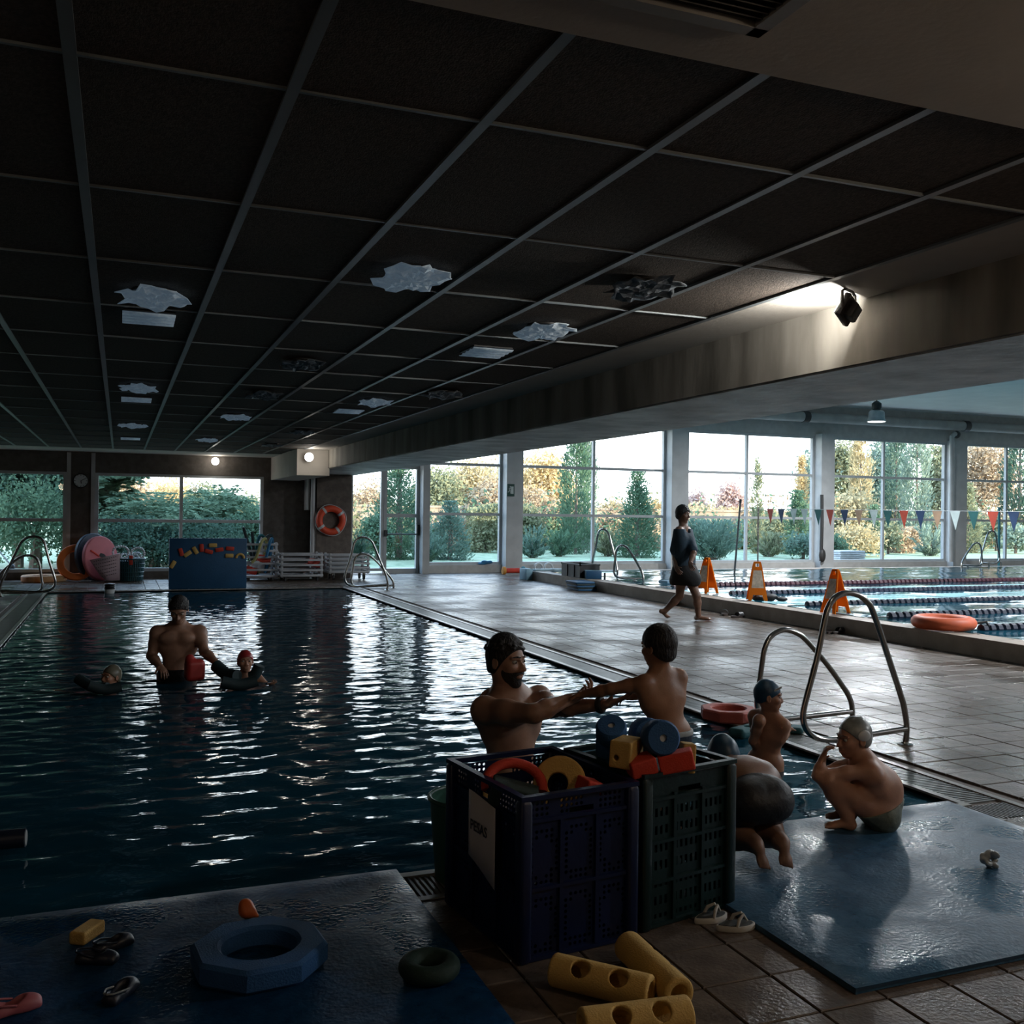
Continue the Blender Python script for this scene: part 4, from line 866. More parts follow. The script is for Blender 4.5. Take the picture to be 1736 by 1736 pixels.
# --- stainless ladders
M_steel = mat('stainless_steel', (.42, .41, .39), .22, metal=1.0, var=.06)
TALL = [(.74, 0), (.755, .10), (.735, .22), (.70, .33), (.56, .66), (.46, .89), (.41, .965), (.33, 1.015), (.23, 1.03), (.14, 1.0), (.085, .93), (.06, .85), (0, .60), (-.085, .33), (-.10, .24), (-.075, .16), (-.01, .105), (.09, .078), (.20, .075), (.745, .105)]
LOW = [(.99, 0), (.985, .10), (.95, .18), (.90, .245), (.74, .43), (.56, .605), (.48, .66), (.39, .69), (.31, .685), (.23, .64), (.185, .56), (.165, .46), (.135, .25), (.125, .17), (.15, .09), (.22, .05), (.34, .035), (.985, .055)]
def smooth_path(P, n=3):
    out = []; Q = [Vector(p) for p in P]
    for i in range(len(Q) - 1):
        p0, p1, p2, p3 = Q[max(i - 1, 0)], Q[i], Q[i + 1], Q[min(i + 2, len(Q) - 1)]
        for k in range(n):
            t = k / n; out.append(.5 * ((2 * p1) + (-p0 + p2) * t + (2 * p0 - 5 * p1 + 4 * p2 - p3) * t * t + (-p0 + 3 * p1 - 3 * p2 + p3) * t ** 3))
    return out + [Q[-1]]
def ladder(label, o, dirx, rails, r_=.021, z0=0.0, side=None, sub=True):
    o = Vector(o); d = Vector(dirx).normalized(); s_ = Vector(side) if side else Vector((-d.y, d.x, 0)); t = thing('pool_ladder', label, 'ladder', (o.x, o.y, z0), 'stainless pool ladders')
    ps = []
    for prof, off in rails:
        P = [o + d * a + s_ * off + Vector((0, 0, z0 + b)) for a, b in prof]; pa = smooth_path(P[:-1]) ; h = MB().tube(pa + [P[-1]], r_, 12)
        hr = h.build('handrail', M_steel, t)
        b = P[0]; MB().lathe(b, [(.052, 0), (.052, .006), (.03, .012), (.024, .02)], None, 20).build('base_flange', M_steel, hr)
        # the leg going down into the water
        lg = o + d * (-.05) + s_ * off; MB().cyl(lg + Vector((0, 0, z0 - .06)), lg + Vector((0, 0, z0 - .75)), r_, seg=10).build('leg', M_steel, hr); ps.append(lg)
    for k in range(3):
        z = z0 - .14 - .22 * k; MB().obox((ps[0] + ps[1]) / 2 + Vector((0, 0, z)), ((ps[0] - ps[1]).length, .07, .02), frame((0, 0, 1), ps[1] - ps[0])).build('step', M_steel, t)
    return t
ladder('large stainless pool ladder in the right foreground behind the crouching child', (4.20, 5.23, 0), (1, 0, 0), [(TALL, 0), (LOW, .81)], .020)
ladder('stainless pool ladder at the far right corner of the small pool', (4.16, 19.0, 0), (1, 0, 0), [(TALL, 0), (LOW, .45)])
ladder('stainless pool ladder at the far left corner of the small pool', (-1.12, 18.85, 0), (-1, 0, 0), [(TALL, 0), (LOW, .35)], side=(0, 1, 0))
# --- ring floats by the pool edge
p = G(1235, 1219, 0); t = thing('octagonal_ring', 'red foam ring lying on the pool edge left of the blue capped child', 'foam ring', (p.x, p.y, .002))
MB().ring_plate((p.x, p.y, .002), octf(.215, .1), lambda a: .125, .085, None, 64, .012).build('ring', mat('foam_faded_red', (.46, .10, .075), .6, bump=.2, bsc=120), t)
p = G(1262, 1247, -.03); o = SDF().box((p.x + .02, p.y, -.0), (.14, .07, .035), rotz(.35), .03).cyl((p.x + .03, p.y, -.2), (p.x + .03, p.y, .2), .030, op=-1).mesh('swim_float', M_teal, None, .005); tag(o, 'teal foam float with a hole beside the blue capped child', 'float')
p = G(1346, 1240, 0); o = SDF().box((p.x, p.y - .03, .022), (.07, .05, .022), rotz(.8), .02).mesh('swim_float', M_teal, None, .005); tag(o, 'small teal float right of the blue capped child', 'float')
# ================================================================ things at the far end and round the lane pool
D_ = lambda px, py, z=0.0: (G(px, py, z) - CAM).dot(_F)
# lifebuoy on the pillar
M_buoy = mat('buoy_orange', (.80, .085, .03), .5, var=.06)
lb = PY(561, 882, 22.515); t = thing('lifebuoy', 'orange lifebuoy with pale bands hung on the brown pillar', 'lifebuoy', lb); RY = Matrix(((1, 0, 0), (0, 0, -1), (0, 1, 0)))
MB().torus(lb, .265, .075, RY, 48, 14).build('ring', M_buoy, t)
for a in (35, 125, 215, 305):
    c = lb + RY @ Vector((.265 * cos(radians(a)), .265 * sin(radians(a)), 0))
    MB().torus(c, .077, .006, frame(RY @ Vector((-sin(radians(a)), cos(radians(a)), 0))), 20, 6).lathe(c, [(.0785, -.028), (.0785, .028)], frame(RY @ Vector((-sin(radians(a)), cos(radians(a)), 0))), 20, False).build('band', M_white, t)
rp_ = [lb + RY @ Vector((.352 * cos(a) * (1 + .03 * sin(4 * a)), .352 * sin(a) * (1 + .03 * sin(4 * a)), 0)) for a in [2 * pi * k / 48 for k in range(48)]]
MB().tube(rp_, .008, 6, closed=True).build('grab_line', M_white, t)
# wall clock
ck = PY(137, 815, WY - .03); t = thing('wall_clock', 'round white wall clock with black rim on the pillar between the left windows', 'clock', ck)
MB().lathe(ck + Vector((0, .028, 0)), [(.15, 0), (.155, .02), (.155, .045), (.138, .05), (.136, .02)], RY, 36, False).build('rim', M_black, t)
fcx = MB().lathe(ck + Vector((0, -.002, 0)), [(.138, 0), (.138, .004)], RY, 36).build('dial', mat('clock_dial', (.62, .66, .68), .5, var=.02), t)
mb = MB()
for k in range(12): a = k * pi / 6; mb.obox(ck + Vector((.118 * sin(a), -.009, .118 * cos(a))), (.010 if k % 3 else .016, .003, .026), Matrix.Rotation(a, 3, 'Y'))
tag(mb.build('hour_marks', M_ink, t, smooth=False), kind='stuff')
for nm, a, L, w_ in (('hour_hand', radians(170), .065, .016), ('minute_hand', radians(62), .105, .011)): MB().obox(ck + Vector((sin(a) * L * .45, -.012, cos(a) * L * .45)), (w_, .003, L), Matrix.Rotation(a, 3, 'Y')).build(nm, M_ink, t)
# emergency exit sign on the column
es = PY(866, 831, EY - .44); t = thing('exit_sign', 'small dark exit sign with a white running figure on the column', 'sign', es); cR = RY
MB().rbox(es, (.20, .02, .32), None, .006, 2).build('plate', mat('sign_green', (.015, .06, .045), .5), t)
mb = MB(); mb.obox(es + Vector((.035, -.013, .0)), (.07, .004, .19)); wm = mat('sign_white', (.55, .60, .58), .5)
mb.build('doorway', wm, t, smooth=False)
mb = MB(); W_ = lambda x, z: es + Vector((x, -.013, z)); mb.lathe(W_(-.018, .085), [(.016, -.002), (.016, .002)], RY, 12)
for a, b_, w_ in (((-.022, .065), (-.035, .0), .020), ((-.025, .055), (-.062, .03), .010), ((-.025, .055), (.012, .035), .010), ((-.035, .0), (-.005, -.03), .013), ((-.005, -.03), (-.012, -.085), .012), ((-.035, .0), (-.06, -.045), .013), ((-.06, -.045), (-.085, -.05), .012)):
    p0, p1 = W_(*a), W_(*b_); mb.obox((p0 + p1) / 2, (w_, .004, (p1 - p0).length), Matrix((((p1 - p0).normalized().z, 0, (p1 - p0).normalized().x), (0, 1, 0), (-(p1 - p0).normalized().x, 0, (p1 - p0).normalized().z))))
mb.build('running_figure', wm, t, smooth=False)
# blue foam board with foam bits stuck on it
M_bboard = mat('foam_board_blue', (.010, .075, .17), .6, var=.12, sc=2, bump=.1)
bx0, bx1 = G(285, 998).x, PY(418, 960, 19.98).x; t = thing('foam_board', 'big blue foam board standing on edge with little foam shapes stuck on it', 'foam board', ((bx0 + bx1) / 2, 20.0, .002))
MB().rbox(((bx0 + bx1) / 2, 20.0, .49), (bx1 - bx0, .09, .975), None, .015, 2).build('board', M_bboard, t)
for (x, y, ang, c_) in ((293, 957, -60, 0), (307, 936, 75, 1), (318, 939, -35, 0), (331, 933, 60, 0), (342, 929, 85, 1), (354, 935, 15, 1), (361, 924.5, 0, 0), (372, 932, -8, 1), (390, 930, 5, 1), (389, 942, 0, 0)):
    p = PY(x, y, 19.945); MB().rbox(p, (.155, .035, .075), Matrix.Rotation(radians(ang), 3, 'Y'), .014, 2).build('foam_piece', M_yel if c_ == 0 else M_red, t)
p = PY(407, 943, 19.945); arc = [p + Vector((.07 * cos(a), 0, .07 * sin(a) - .03)) for a in [radians(q) for q in range(-10, 200, 14)]]; MB().tube(arc, .024, 8).build('foam_piece', M_yel, t)
# leaning discs, rings and the dotted sheet against the clock pillar
M_orng = mat('foam_orange', (.78, .18, .03), .6, var=.08); M_pinkf = mat('foam_pink', (.62, .17, .19), .7, var=.08, sc=3); M_navyf = mat('foam_navy', (.03, .05, .085), .6)
def disc(name, label, c, nrm, R_, h, m, hole=None):
    nrm = Vector(nrm).normalized(); B = frame(nrm, (0, 0, 1)); c = Vector(c); t = thing(name, label, 'foam disc', c)
    MB().lathe(c - nrm * h / 2, [(R_ - .015, 0), (R_, .015), (R_, h - .015), (R_ - .015, h)], B, 48).build('disc', m, t)
    return t, B
dc = PY(159, 943, 22.75); disc('foam_disc', 'large navy foam disc leaning behind the pink one', (dc.x, 22.78, .50), (.72, -.68, .12), .50, .09, M_navyf)
dk_, B = disc('foam_disc', 'large pink foam disc with a dark cut leaning beside the basket', (dc.x + .13, 22.62, .475), (.72, -.68, .12), .47, .09, M_pinkf)
n_ = Vector((.72, -.68, .12)).normalized(); cc = Vector((dc.x + .13, 22.62, .475)) + n_ * .047
P2 = lambda a, b_: cc + B.col[0] * a + B.col[1] * b_
MB().prism([P2(.02, -.13), P2(.09, -.06), P2(.11, .03), P2(.05, .09), P2(.015, .01)], n_ * .004).build('cut_mark', M_hole, dk_)
MB().tube([P2(.05, .09) + n_ * .004, P2(.13, .22) + n_ * .004, P2(.17, .30) + n_ * .004], .02, 6).build('scuff', M_red, dk_)
sh_ = PY(172, 958, 22.3); t = thing('dotted_sheet', 'curved pale pink perforated sheet standing against the pink disc', 'sheet', (sh_.x, 22.3, 0)); mb = MB(); rw = []
Nn = 14
for i in range(Nn + 1):
    s_ = i / Nn; x = sh_.x - .22 + .58 * s_; zt = .46 + .14 * s_; zb = .03 + .42 * max(0, 1 - s_ * 1.7) ** 1.5; yy = 22.30 - .10 * sin(pi * s_)
    rw.append([Vector((x, yy, zb + (zt - zb) * q)) for q in (0, .33, .66, 1)])
mb.add([p for r_ in rw for p in r_], [(i * 4 + j, (i + 1) * 4 + j, (i + 1) * 4 + j + 1, i * 4 + j + 1) for i in range(Nn) for j in range(3)]); o = mb.build('sheet', mat('sheet_pink', (.60, .44, .48), .6, var=.05), t); so = o.modifiers.new('thick', 'SOLIDIFY'); so.thickness = .03
mb = MB()
for k in range(6):
    for i in range(2, Nn - 1):
        s_ = i / Nn; zt = .46 + .14 * s_; zb = .03 + .42 * max(0, 1 - s_ * 1.7) ** 1.5; z = zt - .05 - k * .07
        if z > zb + .03: mb.ell((sh_.x - .22 + .58 * s_, 22.30 - .10 * sin(pi * s_) - .018, z), (.009, .006, .009), None, 6, 4)
tag(mb.build('perforations', M_ink, t), kind='stuff')
lr = PY(128, 956, 22.7); t = thing('orange_ring', 'bright orange foam ring standing against the clock pillar', 'foam ring', (lr.x, 22.85, .0)); nl = Vector((.05, -.97, .22)).normalized(); BL = frame(nl, (1, 0, 0))
MB().ring_plate(Vector((lr.x + .02, 22.62, .385)), lambda a: .38, lambda a: .235, .09, BL, 56, .015).build('ring', M_orng, t)
fr_ = G(72, 986.5); t = thing('orange_ring', 'thick orange oval foam ring lying on the deck behind the left ladder', 'foam ring', (fr_.x, fr_.y, .002)); MB().ring_plate((fr_.x, fr_.y + .12, .002), lambda a: .43 * (1 + .04 * cos(3 * a)), lambda a: .24, .13, None, 56, .02).build('ring', mat('foam_orange_worn', (.60, .20, .05), .6, col2=(.70, .42, .20), sc=4), t)
# teal basket of white lane floats
bx, by = PY(218, 960, 22.6).x, 22.6; t = thing('laundry_basket', 'dark teal slatted basket heaped with white float strings', 'basket', (bx, by, .002)); M_bteal = mat('basket_teal', (.012, .075, .09), .45)
mb = MB().lathe((bx, by, .005), [(.27, 0), (.285, .02), (.278, .03)], None, 28)
for z in (.10, .19, .28, .37): mb.torus((bx, by, z), .285 + z * .10, .010, None, 36, 6)
mb.torus((bx, by, .47), .335, .018, None, 40, 8); mb.build('frame', M_bteal, t)
mb = MB()
for k in range(44): a = 2 * pi * k / 44; mb.obox((bx + .305 * cos(a), by + .305 * sin(a), .24), (.012, .026, .46), rotz(a) @ Matrix.Rotation(.085, 3, 'Y'))
tag(mb.build('slats', M_bteal, t, smooth=False), kind='stuff'); MB().lathe((bx, by, .02), [(.25, 0), (.29, .40)], None, 28).build('shade_core', mat('basket_shadow', (.010, .05, .06), .7), t)  # darker teal core paints the shade between the basket slats
rng = random.Random(12)
for q, (ox, oz, R_, tilt, lab) in enumerate(((-.16, .60, .14, .3, 'string of white lane floats looped at the left of the basket'), (.02, .50, .16, 1.2, 'string of white lane floats lying across the basket'), (.18, .58, .12, .2, 'string of white lane floats looped at the right of the basket'), (.10, .50, .13, .8, 'string of white lane floats at the front of the basket'))):
    B = frame((rng.uniform(-.3, .3), -cos(tilt), sin(tilt)), (1, 0, 0)); c = Vector((bx + ox, by + rng.uniform(-.05, .05), oz)); mb = MB(); pts = [c + B @ Vector((R_ * cos(a) * 1.1, R_ * sin(a), .02 * sin(3 * a))) for a in [2 * pi * k / 20 for k in range(20)]]
    tt = thing('float_string', lab, 'floats', c, 'white float strings in the teal basket'); MB().tube(pts, .006, 5, closed=True).build('cord', M_white, tt)
    for p in pts[::1]: mb.ell(p, (.026, .026, .026), None, 8, 6)
    tag(mb.build('beads', M_white, tt), kind='stuff')
p = Vector((bx + .04, by - .33, .45)); MB().rbox(p, (.075, .02, .20), Matrix.Rotation(.12, 3, 'X'), .008, 2).build('tag', M_red, t)
# little dosing float at the pool edge
ch = G(186, 999, 0); t = thing('dosing_float', 'small dark ribbed floating dispenser at the far pool edge', 'dispenser', (ch.x, 19.72, -.03))
MB().lathe((ch.x, 19.72, -.12), [(.085, 0), (.085, .10), (.09, .11), (.09, .16), (.075, .165)], None, 20).build('body', M_white, t); mb = MB()
for k in range(3): mb.torus((ch.x, 19.72, .055 + .036 * k), .083, .016, None, 24, 8)
mb.lathe((ch.x, 19.72, .04), [(.075, 0), (.075, .10), (.03, .11)], None, 20); mb.build('lid', M_black, t)
# white slatted trolleys
M_trol = mat('trolley_white', (.44, .45, .47), .4, var=.05)
def trolley(label, x0, x1, y0, y1, zb, zt, ns, wheels):
    t = thing('slatted_trolley', label, 'trolley', ((x0 + x1) / 2, (y0 + y1) / 2, 0), 'white slatted trolleys'); 
    for x in (x0, x1):
        for y in (y0, y1): MB().rbox((x, y, (zb + zt) / 2), (.05, .05, zt - zb), None, .01, 2).build('post', M_trol, t)
    for k in range(ns):
        z = zb + .04 + (zt - zb - .09) * k / (ns - 1)
        for y in (y0 - .032, y1 + .032): MB().rbox(((x0 + x1) / 2, y, z), (x1 - x0 + .05, .018, .045), None, .006, 2).build('slat', M_trol, t)
        for x in (x0 - .032, x1 + .032): MB().rbox((x, (y0 + y1) / 2, z), (.018, y1 - y0 + .05, .045), None, .006, 2).build('slat', M_trol, t)
    MB().rbox(((x0 + x1) / 2, (y0 + y1) / 2, zb + .02), (x1 - x0, y1 - y0, .025), None, .006, 2).build('deck', M_trol, t)
    for x in (x0 + .08, x1 - .08):
        for y in (y0 + .05, y1 - .05):
            if wheels: w_ = MB().cyl((x - .018, y, .065), (x + .018, y, .065), .062, seg=18).build('wheel', M_black, t); MB().box(x - .03, x + .03, y - .02, y + .02, .06, zb + .02).build('fork', M_steel, w_, smooth=False)
            else: MB().cyl((x, y, 0), (x, y, zb + .02), .03, seg=10).build('foot', M_black, t)
    return t
xa, xb = PY(416, 950, 22.0).x, PY(468, 950, 22.0).x; trolley('tallest white slatted trolley, full of foam noodles, beside the blue board', xa, xb, 22.0, 22.6, .06, .84, 6, False)
xc, xd = PY(478, 950, 21.8).x, PY(545, 950, 21.8).x; trolley('low wide white slatted trolley in the middle of the three', xc, xd, 21.8, 22.4, .08, .62, 5, False)
xe, xf = PY(560, 950, 21.8).x, PY(624, 950, 21.8).x; trolley('white slatted trolley on black castors behind the far ladder', xe, xf, 21.8, 22.35, .15, .60, 5, True)
def noodle(label, pts, m, r_=.033): o = MB().tube(smooth_path(pts, 4), r_, 10).build('foam_noodle', m); tag(o, label, 'noodle', 'foam noodles in the tallest trolley'); return o
nx = xa; M_nt = mat('noodle_teal', (.02, .16, .20), .7); M_nl = mat('noodle_lime', (.42, .40, .16), .7); M_nb = mat('noodle_blue', (.03, .17, .33), .7); M_nn = mat('noodle_dark', (.012, .03, .035), .7)
noodle('dark straight noodle leaning left, tallest in the trolley', [(xa + .30, 22.35, .12), (xa + .10, 22.3, .75), (xa - .02, 22.28, 1.16)], M_nn)
noodle('dark straight noodle standing beside the tallest one', [(xa + .28, 22.4, .12), (xa + .22, 22.4, .65), (xa + .18, 22.4, 1.06)], M_nn)
noodle('lime noodle bent over the front rail of the trolley', [(xa + .32, 22.3, .15), (xa + .46, 22.25, .65), (xa + .44, 22.1, .90), (xa + .33, 21.93, .85), (xa + .22, 21.92, .52), (xa + .12, 21.93, .40)], M_nl)
noodle('blue noodle bent over the front rail of the trolley', [(xa + .45, 22.3, .15), (xa + .58, 22.25, .68), (xa + .57, 22.08, .91), (xa + .50, 21.92, .82), (xa + .43, 21.92, .52)], M_nb)
noodle('dark noodle curling out at the right of the trolley', [(xa + .50, 22.45, .15), (xa + .62, 22.4, .75), (xa + .58, 22.3, .98), (xa + .46, 22.25, .93)], M_nn)
noodle('teal noodle arching over the back of the trolley', [(xa + .25, 22.5, .15), (xa + .30, 22.5, .75), (xa + .38, 22.48, .98), (xa + .48, 22.45, .85), (xa + .5, 22.45, .5)], M_nt)
for k, (x, z, c_, lab) in enumerate(((xa + .14, .20, M_red, 'red kickboard low at the left inside the tallest trolley'), (xa + .42, .44, M_red, 'red kickboard at the right inside the tallest trolley'), (xc + .80, .34, M_red, 'red kickboard at the right inside the middle trolley'), (xa + .30, .30, M_white, 'white kickboard inside the tallest trolley'))):
    o = MB().rbox((x, 22.28, z + .02), (.28, .20, .16), rotz(.3 * k) @ Matrix.Rotation(.25, 3, 'Y'), .03, 3).build('kickboard', c_); tag(o, lab, 'kickboard', 'kickboards in the trolleys')
# dumbbell, cloth and floats by the low sill
p = G(868, 975); t = dumbbell('red bar float with a yellow and a teal end, by the window sill', (p.x, p.y - .1, .12), (1, -.05, 0), .10, .08, .42, None, M_orng)
for ch_ in t.children: ch_.data = ch_.data
t.children[0].data = t.children[0].data.copy()
ys = [c_ for c_ in t.children if c_.name.startswith('foam_weight')]; ys[0].data.materials[0] = mat('foam_amber', (.75, .33, .06), .6); ys[1].data.materials[0] = M_nt
MB().cyl((p.x - .2, p.y - .1, .12), (p.x + .2, p.y - .1, .12), .062, seg=16).build('sleeve', M_red, t)
for k, (x, lab) in enumerate(((914, 'white ring float leaning on the sill left of the black crate'), (931, 'white ring float half behind the black crate'))):
    q = PY(x, 968, 23.75); o = MB().torus((q.x, 23.78, .13), .11, .028, frame((0, -1, .3)), 28, 8).build('ring_float', M_white); tag(o, lab, 'ring')
q = PY(823, 955, 24.05); s_ = SDF(); rng = random.Random(2)
for k in range(8): s_.ell((q.x + rng.uniform(-.14, .14), 24.06, .225 + rng.uniform(0, .06)), (rng.uniform(.05, .10), .035, rng.uniform(.02, .045)), None, .03)
tag(s_.mesh('towel', M_nb, None, .012), 'crumpled blue towel on the low sill left of the exit sign column', 'towel')
# foam end block on the far corner of the curb
o = MB().rbox((8.80, 21.30, .13), (.16, .42, .26), None, .015, 2).build('foam_end_block', mat('pale_blue_foam', (.22, .40, .50), .6)); tag(o, 'pale blue foam block capping the far corner of the curb', 'foam block')
o = MB().rbox((9.5, 21.25, .225), (1.05, .20, .045), None, .01, 2).build('kickboard', mat('pale_blue_board', (.35, .50, .58), .6)); tag(o, 'pale blue flat board lying along the far curb', 'board')
# black crate on the curb
c0 = G(938, 974, .2); t = thing('black_crate', 'black plastic crate standing on the far end of the curb', 'crate', (c0.x, c0.y, .202)); ux = (G(990, 976, .2) - c0); cwid = .80
mb = MB(); o_ = Vector((8.95, 19.05, .202)); Wc, Dc, Hc = .46, .62, .30
bxx = [(8.95, 9.41, 18.72, 18.74), (8.95, 9.41, 19.62, 19.64), (8.95, 8.97, 18.74, 19.62), (9.39, 9.41, 18.74, 19.62)]
for (a, b_, c_, d_) in bxx: MB().box(a, b_, c_, d_, .202, .47).build('panel', M_black, t, smooth=False)
mb = MB().box(8.94, 9.42, 18.71, 18.75, .455, .485).box(8.94, 9.42, 19.61, 19.65, .455, .485).box(8.94, 8.98, 18.71, 19.65, .455, .485).box(9.38, 9.42, 18.71, 19.65, .455, .485)
for y in (19.0, 19.35): mb.box(8.935, 8.95, y - .02, y + .02, .21, .46)
mb.build('rim', M_black, t, smooth=False); MB().box(8.96, 9.40, 18.73, 19.63, .203, .22).build('bottom', M_black, t, smooth=False)
for k, (x, c_, lab) in enumerate(((971, M_nb, 'blue foam block nearest the black crate on the curb'), (982, mat('khaki_foam', (.22, .20, .10), .7), 'khaki foam block between the two blue ones on the curb'), (998, M_bboard, 'wide blue foam block at the right end of the row on the curb'))):
    q = G(x, [978, 979.5, 981][k], .2); w_ = (.18, .16, .36)[k]
    o = MB().rbox((q.x + .1, q.y, .285), (w_ * .9, w_, .165), rotz(-.35), .012, 2).build('foam_block', c_); tag(o, lab, 'foam block', 'foam blocks on the curb'); mb = MB()
    for e in (-.3, .3): mb.obox((q.x + .1, q.y, .285), (w_ * .92, .012, .17), rotz(-.35)).obox(Vector((q.x + .1, q.y, .285)) + rotz(-.35) @ Vector((0, e * w_, 0)), (w_ * .93, .010, .172), rotz(-.35))
    mb.build('pale_stripe', mat('pale_blue_foam', (1, 1, 1)), o, smooth=False)
st_ = G(985, 1001); t = thing('board_stack', 'stack of five blue boards on the deck against the curb', 'boards', (st_.x, st_.y, 0))
for k in range(5): MB().rbox((st_.x + .06 - .012 * k, st_.y + .08, .024 + .036 * k), (.40, .62, .031), rotz(-.08 + .02 * (k % 2)), .008, 2).build('board', [M_bboard, M_nn][k % 2] if k < 4 else M_bboard, t)
q = G(1137, 990, .2); o = MB().rbox((q.x + .02, q.y, .235), (.40, .34, .065), None, .02, 2).build('start_pad', mat('grey_blue_foam', (.10, .19, .27), .6)); tag(o, 'grey blue pad on the curb just left of the walking woman', 'pad')
# wet floor signs
M_sign = leaf_mat('sign_orange', (.80, .26, .03), (.86, .32, .04), .42); M_sticker = mat('sign_sticker', (.62, .52, .40), .6, var=.2, sc=20)
def floor_sign(label, x, y, ang, z=.202):
    t = thing('wet_floor_sign', label, 'sign', (x, y, z), 'orange wet floor signs'); R = rotz(ang)
    for s_ in (-1, 1):
        Rp = R @ Matrix.Rotation(s_ * .20, 3, 'X'); o = Vector((x, y, z + .61)); mb = MB(); hw = lambda q: .062 + .088 * q / .61
        def quad(poly): mb.prism([o + Rp @ Vector((a, s_ * .004, -b_)) for a, b_ in poly], Rp @ Vector((0, s_ * .012, 0)))
        quad([(-.05, .0), (.05, 0), (.062, .03), (-.062, .03)]); quad([(-.062, .03), (-.03, .03), (-.03, .085), (-hw(.085), .085)]); quad([(.03, .03), (.062, .03), (hw(.085), .085), (.03, .085)])
        quad([(-hw(.085), .085), (hw(.085), .085), (hw(.53), .53), (-hw(.53), .53)]); quad([(-hw(.53), .53), (-.07, .53), (-.095, .62), (-hw(.62), .62)]); quad([(.07, .53), (hw(.53), .53), (hw(.62), .62), (.095, .62)])
        pn = mb.build('sign_panel', M_sign, t, smooth=False)
        MB().prism([o + Rp @ Vector((a, s_ * .0165, -b_)) for a, b_ in ((-.062, .14), (.062, .14), (.095, .42), (-.095, .42))], Rp @ Vector((0, s_ * .002, 0))).build('sticker', M_sticker if s_ < 0 else M_sign, pn, smooth=False)
    MB().cyl((Vector((x, y, z + .60)) - R @ Vector((.055, 0, 0))), (Vector((x, y, z + .60)) + R @ Vector((.055, 0, 0))), .012, seg=8).build('hinge', M_sign, t); return t
g1 = G(1198, 1006, .2); floor_sign('orange wet floor sign just right of the walking woman', g1.x, g1.y, -1.40)
g2 = G(1283, 1018, .2); floor_sign('orange wet floor sign in the middle, seen flat on beside the black bag', g2.x, g2.y, -.50)
g3 = G(1416, 1040, .2); floor_sign('orange wet floor sign nearest the camera, behind the ladder top', g3.x, g3.y, -1.52)
# orange lifering on the curb, black bag, sandals
M_ring2 = mat('ring_orange_worn', (.62, .12, .045), .55, var=.1)
q = G(1594, 1068, .2); t = thing('lifebuoy', 'worn orange lifebuoy lying flat on the curb of the lane pool', 'lifebuoy', (q.x, q.y, .204)); MB().torus((q.x + .10, q.y + .05, .285), .285, .085, None, 48, 14, .92).build('ring', M_ring2, t)
e_ = Vector((q.x + .10, q.y + .05, .285)); pt = [e_ + Vector((.26 * cos(a) + .12, -.27 + .05 * sin(2 * a), -.02 + .035 * sin(a * 2))) for a in [radians(x) for x in range(-60, 80, 12)]]
MB().tube([e_ + Vector((.30, -.22, .0)), e_ + Vector((.40, -.26, .02)), e_ + Vector((.46, -.24, -.03)), e_ + Vector((.42, -.18, -.05)), e_ + Vector((.36, -.2, -.04))], .016, 8).build('rope', M_hole, t)
q = G(1303, 1018, .2); s_ = SDF(); rng = random.Random(7)
for k in range(9): a = rng.uniform(-.22, .22); s_.ell((q.x + a * .93, q.y - a * .37, .225 + rng.uniform(0, .05) * (1 - abs(a) * 3)), (rng.uniform(.05, .10), .09, rng.uniform(.03, .06)), None, .04)
tag(s_.mesh('black_bag', mat('bag_black', (.012, .012, .014), .6, bump=.4), None, .012), 'slumped black bag on the curb beside the middle wet floor sign', 'bag')
M_sandal = mat('sandal_brown', (.05, .035, .03), .6)
def slide(label, px, py, ang):
    q = G(px, py); t = thing('slide_sandal', label, 'sandal', (q.x, q.y, 0), 'sandals by the curb'); R = rotz(ang); c = Vector((q.x, q.y, .0)); L = .26
    mb = MB().loft([[c + R @ Vector((L * .5 * cos(a), L * (.19 + .03 * cos(a)) * sin(a), z)) for a in [2 * pi * k / 24 for k in range(24)]] for z in (.002, .03)], True, True); mb.build('sole', M_sandal, t)
    MB().loft([[c + R @ Vector((x, .055 * cos(a) * 1.0, .03 + .055 * sin(a))) for a in [radians(v) for v in range(0, 181, 15)]] for x in (.0, .05, .09)], closed=False).build('band', M_black, t)
slide('brown sandal by the curb, left of the pair behind the woman', 1228, 1043, .9); slide('brown sandal by the curb, right of the pair behind the woman', 1250, 1047, .2); slide('brown sandal by the curb behind the ladder top', 1404, 1073, .9); slide('second brown sandal by the curb behind the ladder top', 1422, 1074, .3)
slide('dark sandal on the deck behind the heel of the walking woman', 1142, 1026, .6)
# skimmer pole on the far deck
a_ = G(1245, 973, .2); b_ = PD(1255, 853, D_(1245, 973, .2)); t = thing('skimmer_pole', 'long dark skimmer pole standing at the far edge of the lane pool', 'pole', a_); MB().cyl(a_, b_, .022, .022, 10).build('shaft', mat('pole_dark', (.05, .06, .065), .4), t); MB().cyl(b_, b_ + (b_ - a_).normalized() * .09, .030, seg=10).build('grip', M_black, t)
a_ = PD(0, 936, 21.5); b_ = PD(30, 972, 21.5); t = thing('skimmer_pole', 'pale pole leaning with a black clamp at the left edge of the picture', 'pole', (b_.x, b_.y, 0)); MB().cyl(a_ + (a_ - b_) * 1.2, b_, .018, seg=10).build('shaft', M_white, t); MB().ell(PD(20, 962, 21.5), (.07, .06, .08), None, 12, 8).build('clamp', M_black, t)
MB().lathe((b_.x, b_.y, .0), [(.10, 0), (.11, .03), (.03, .08), (.02, b_.z)], None, 16).build('base', M_black, t)
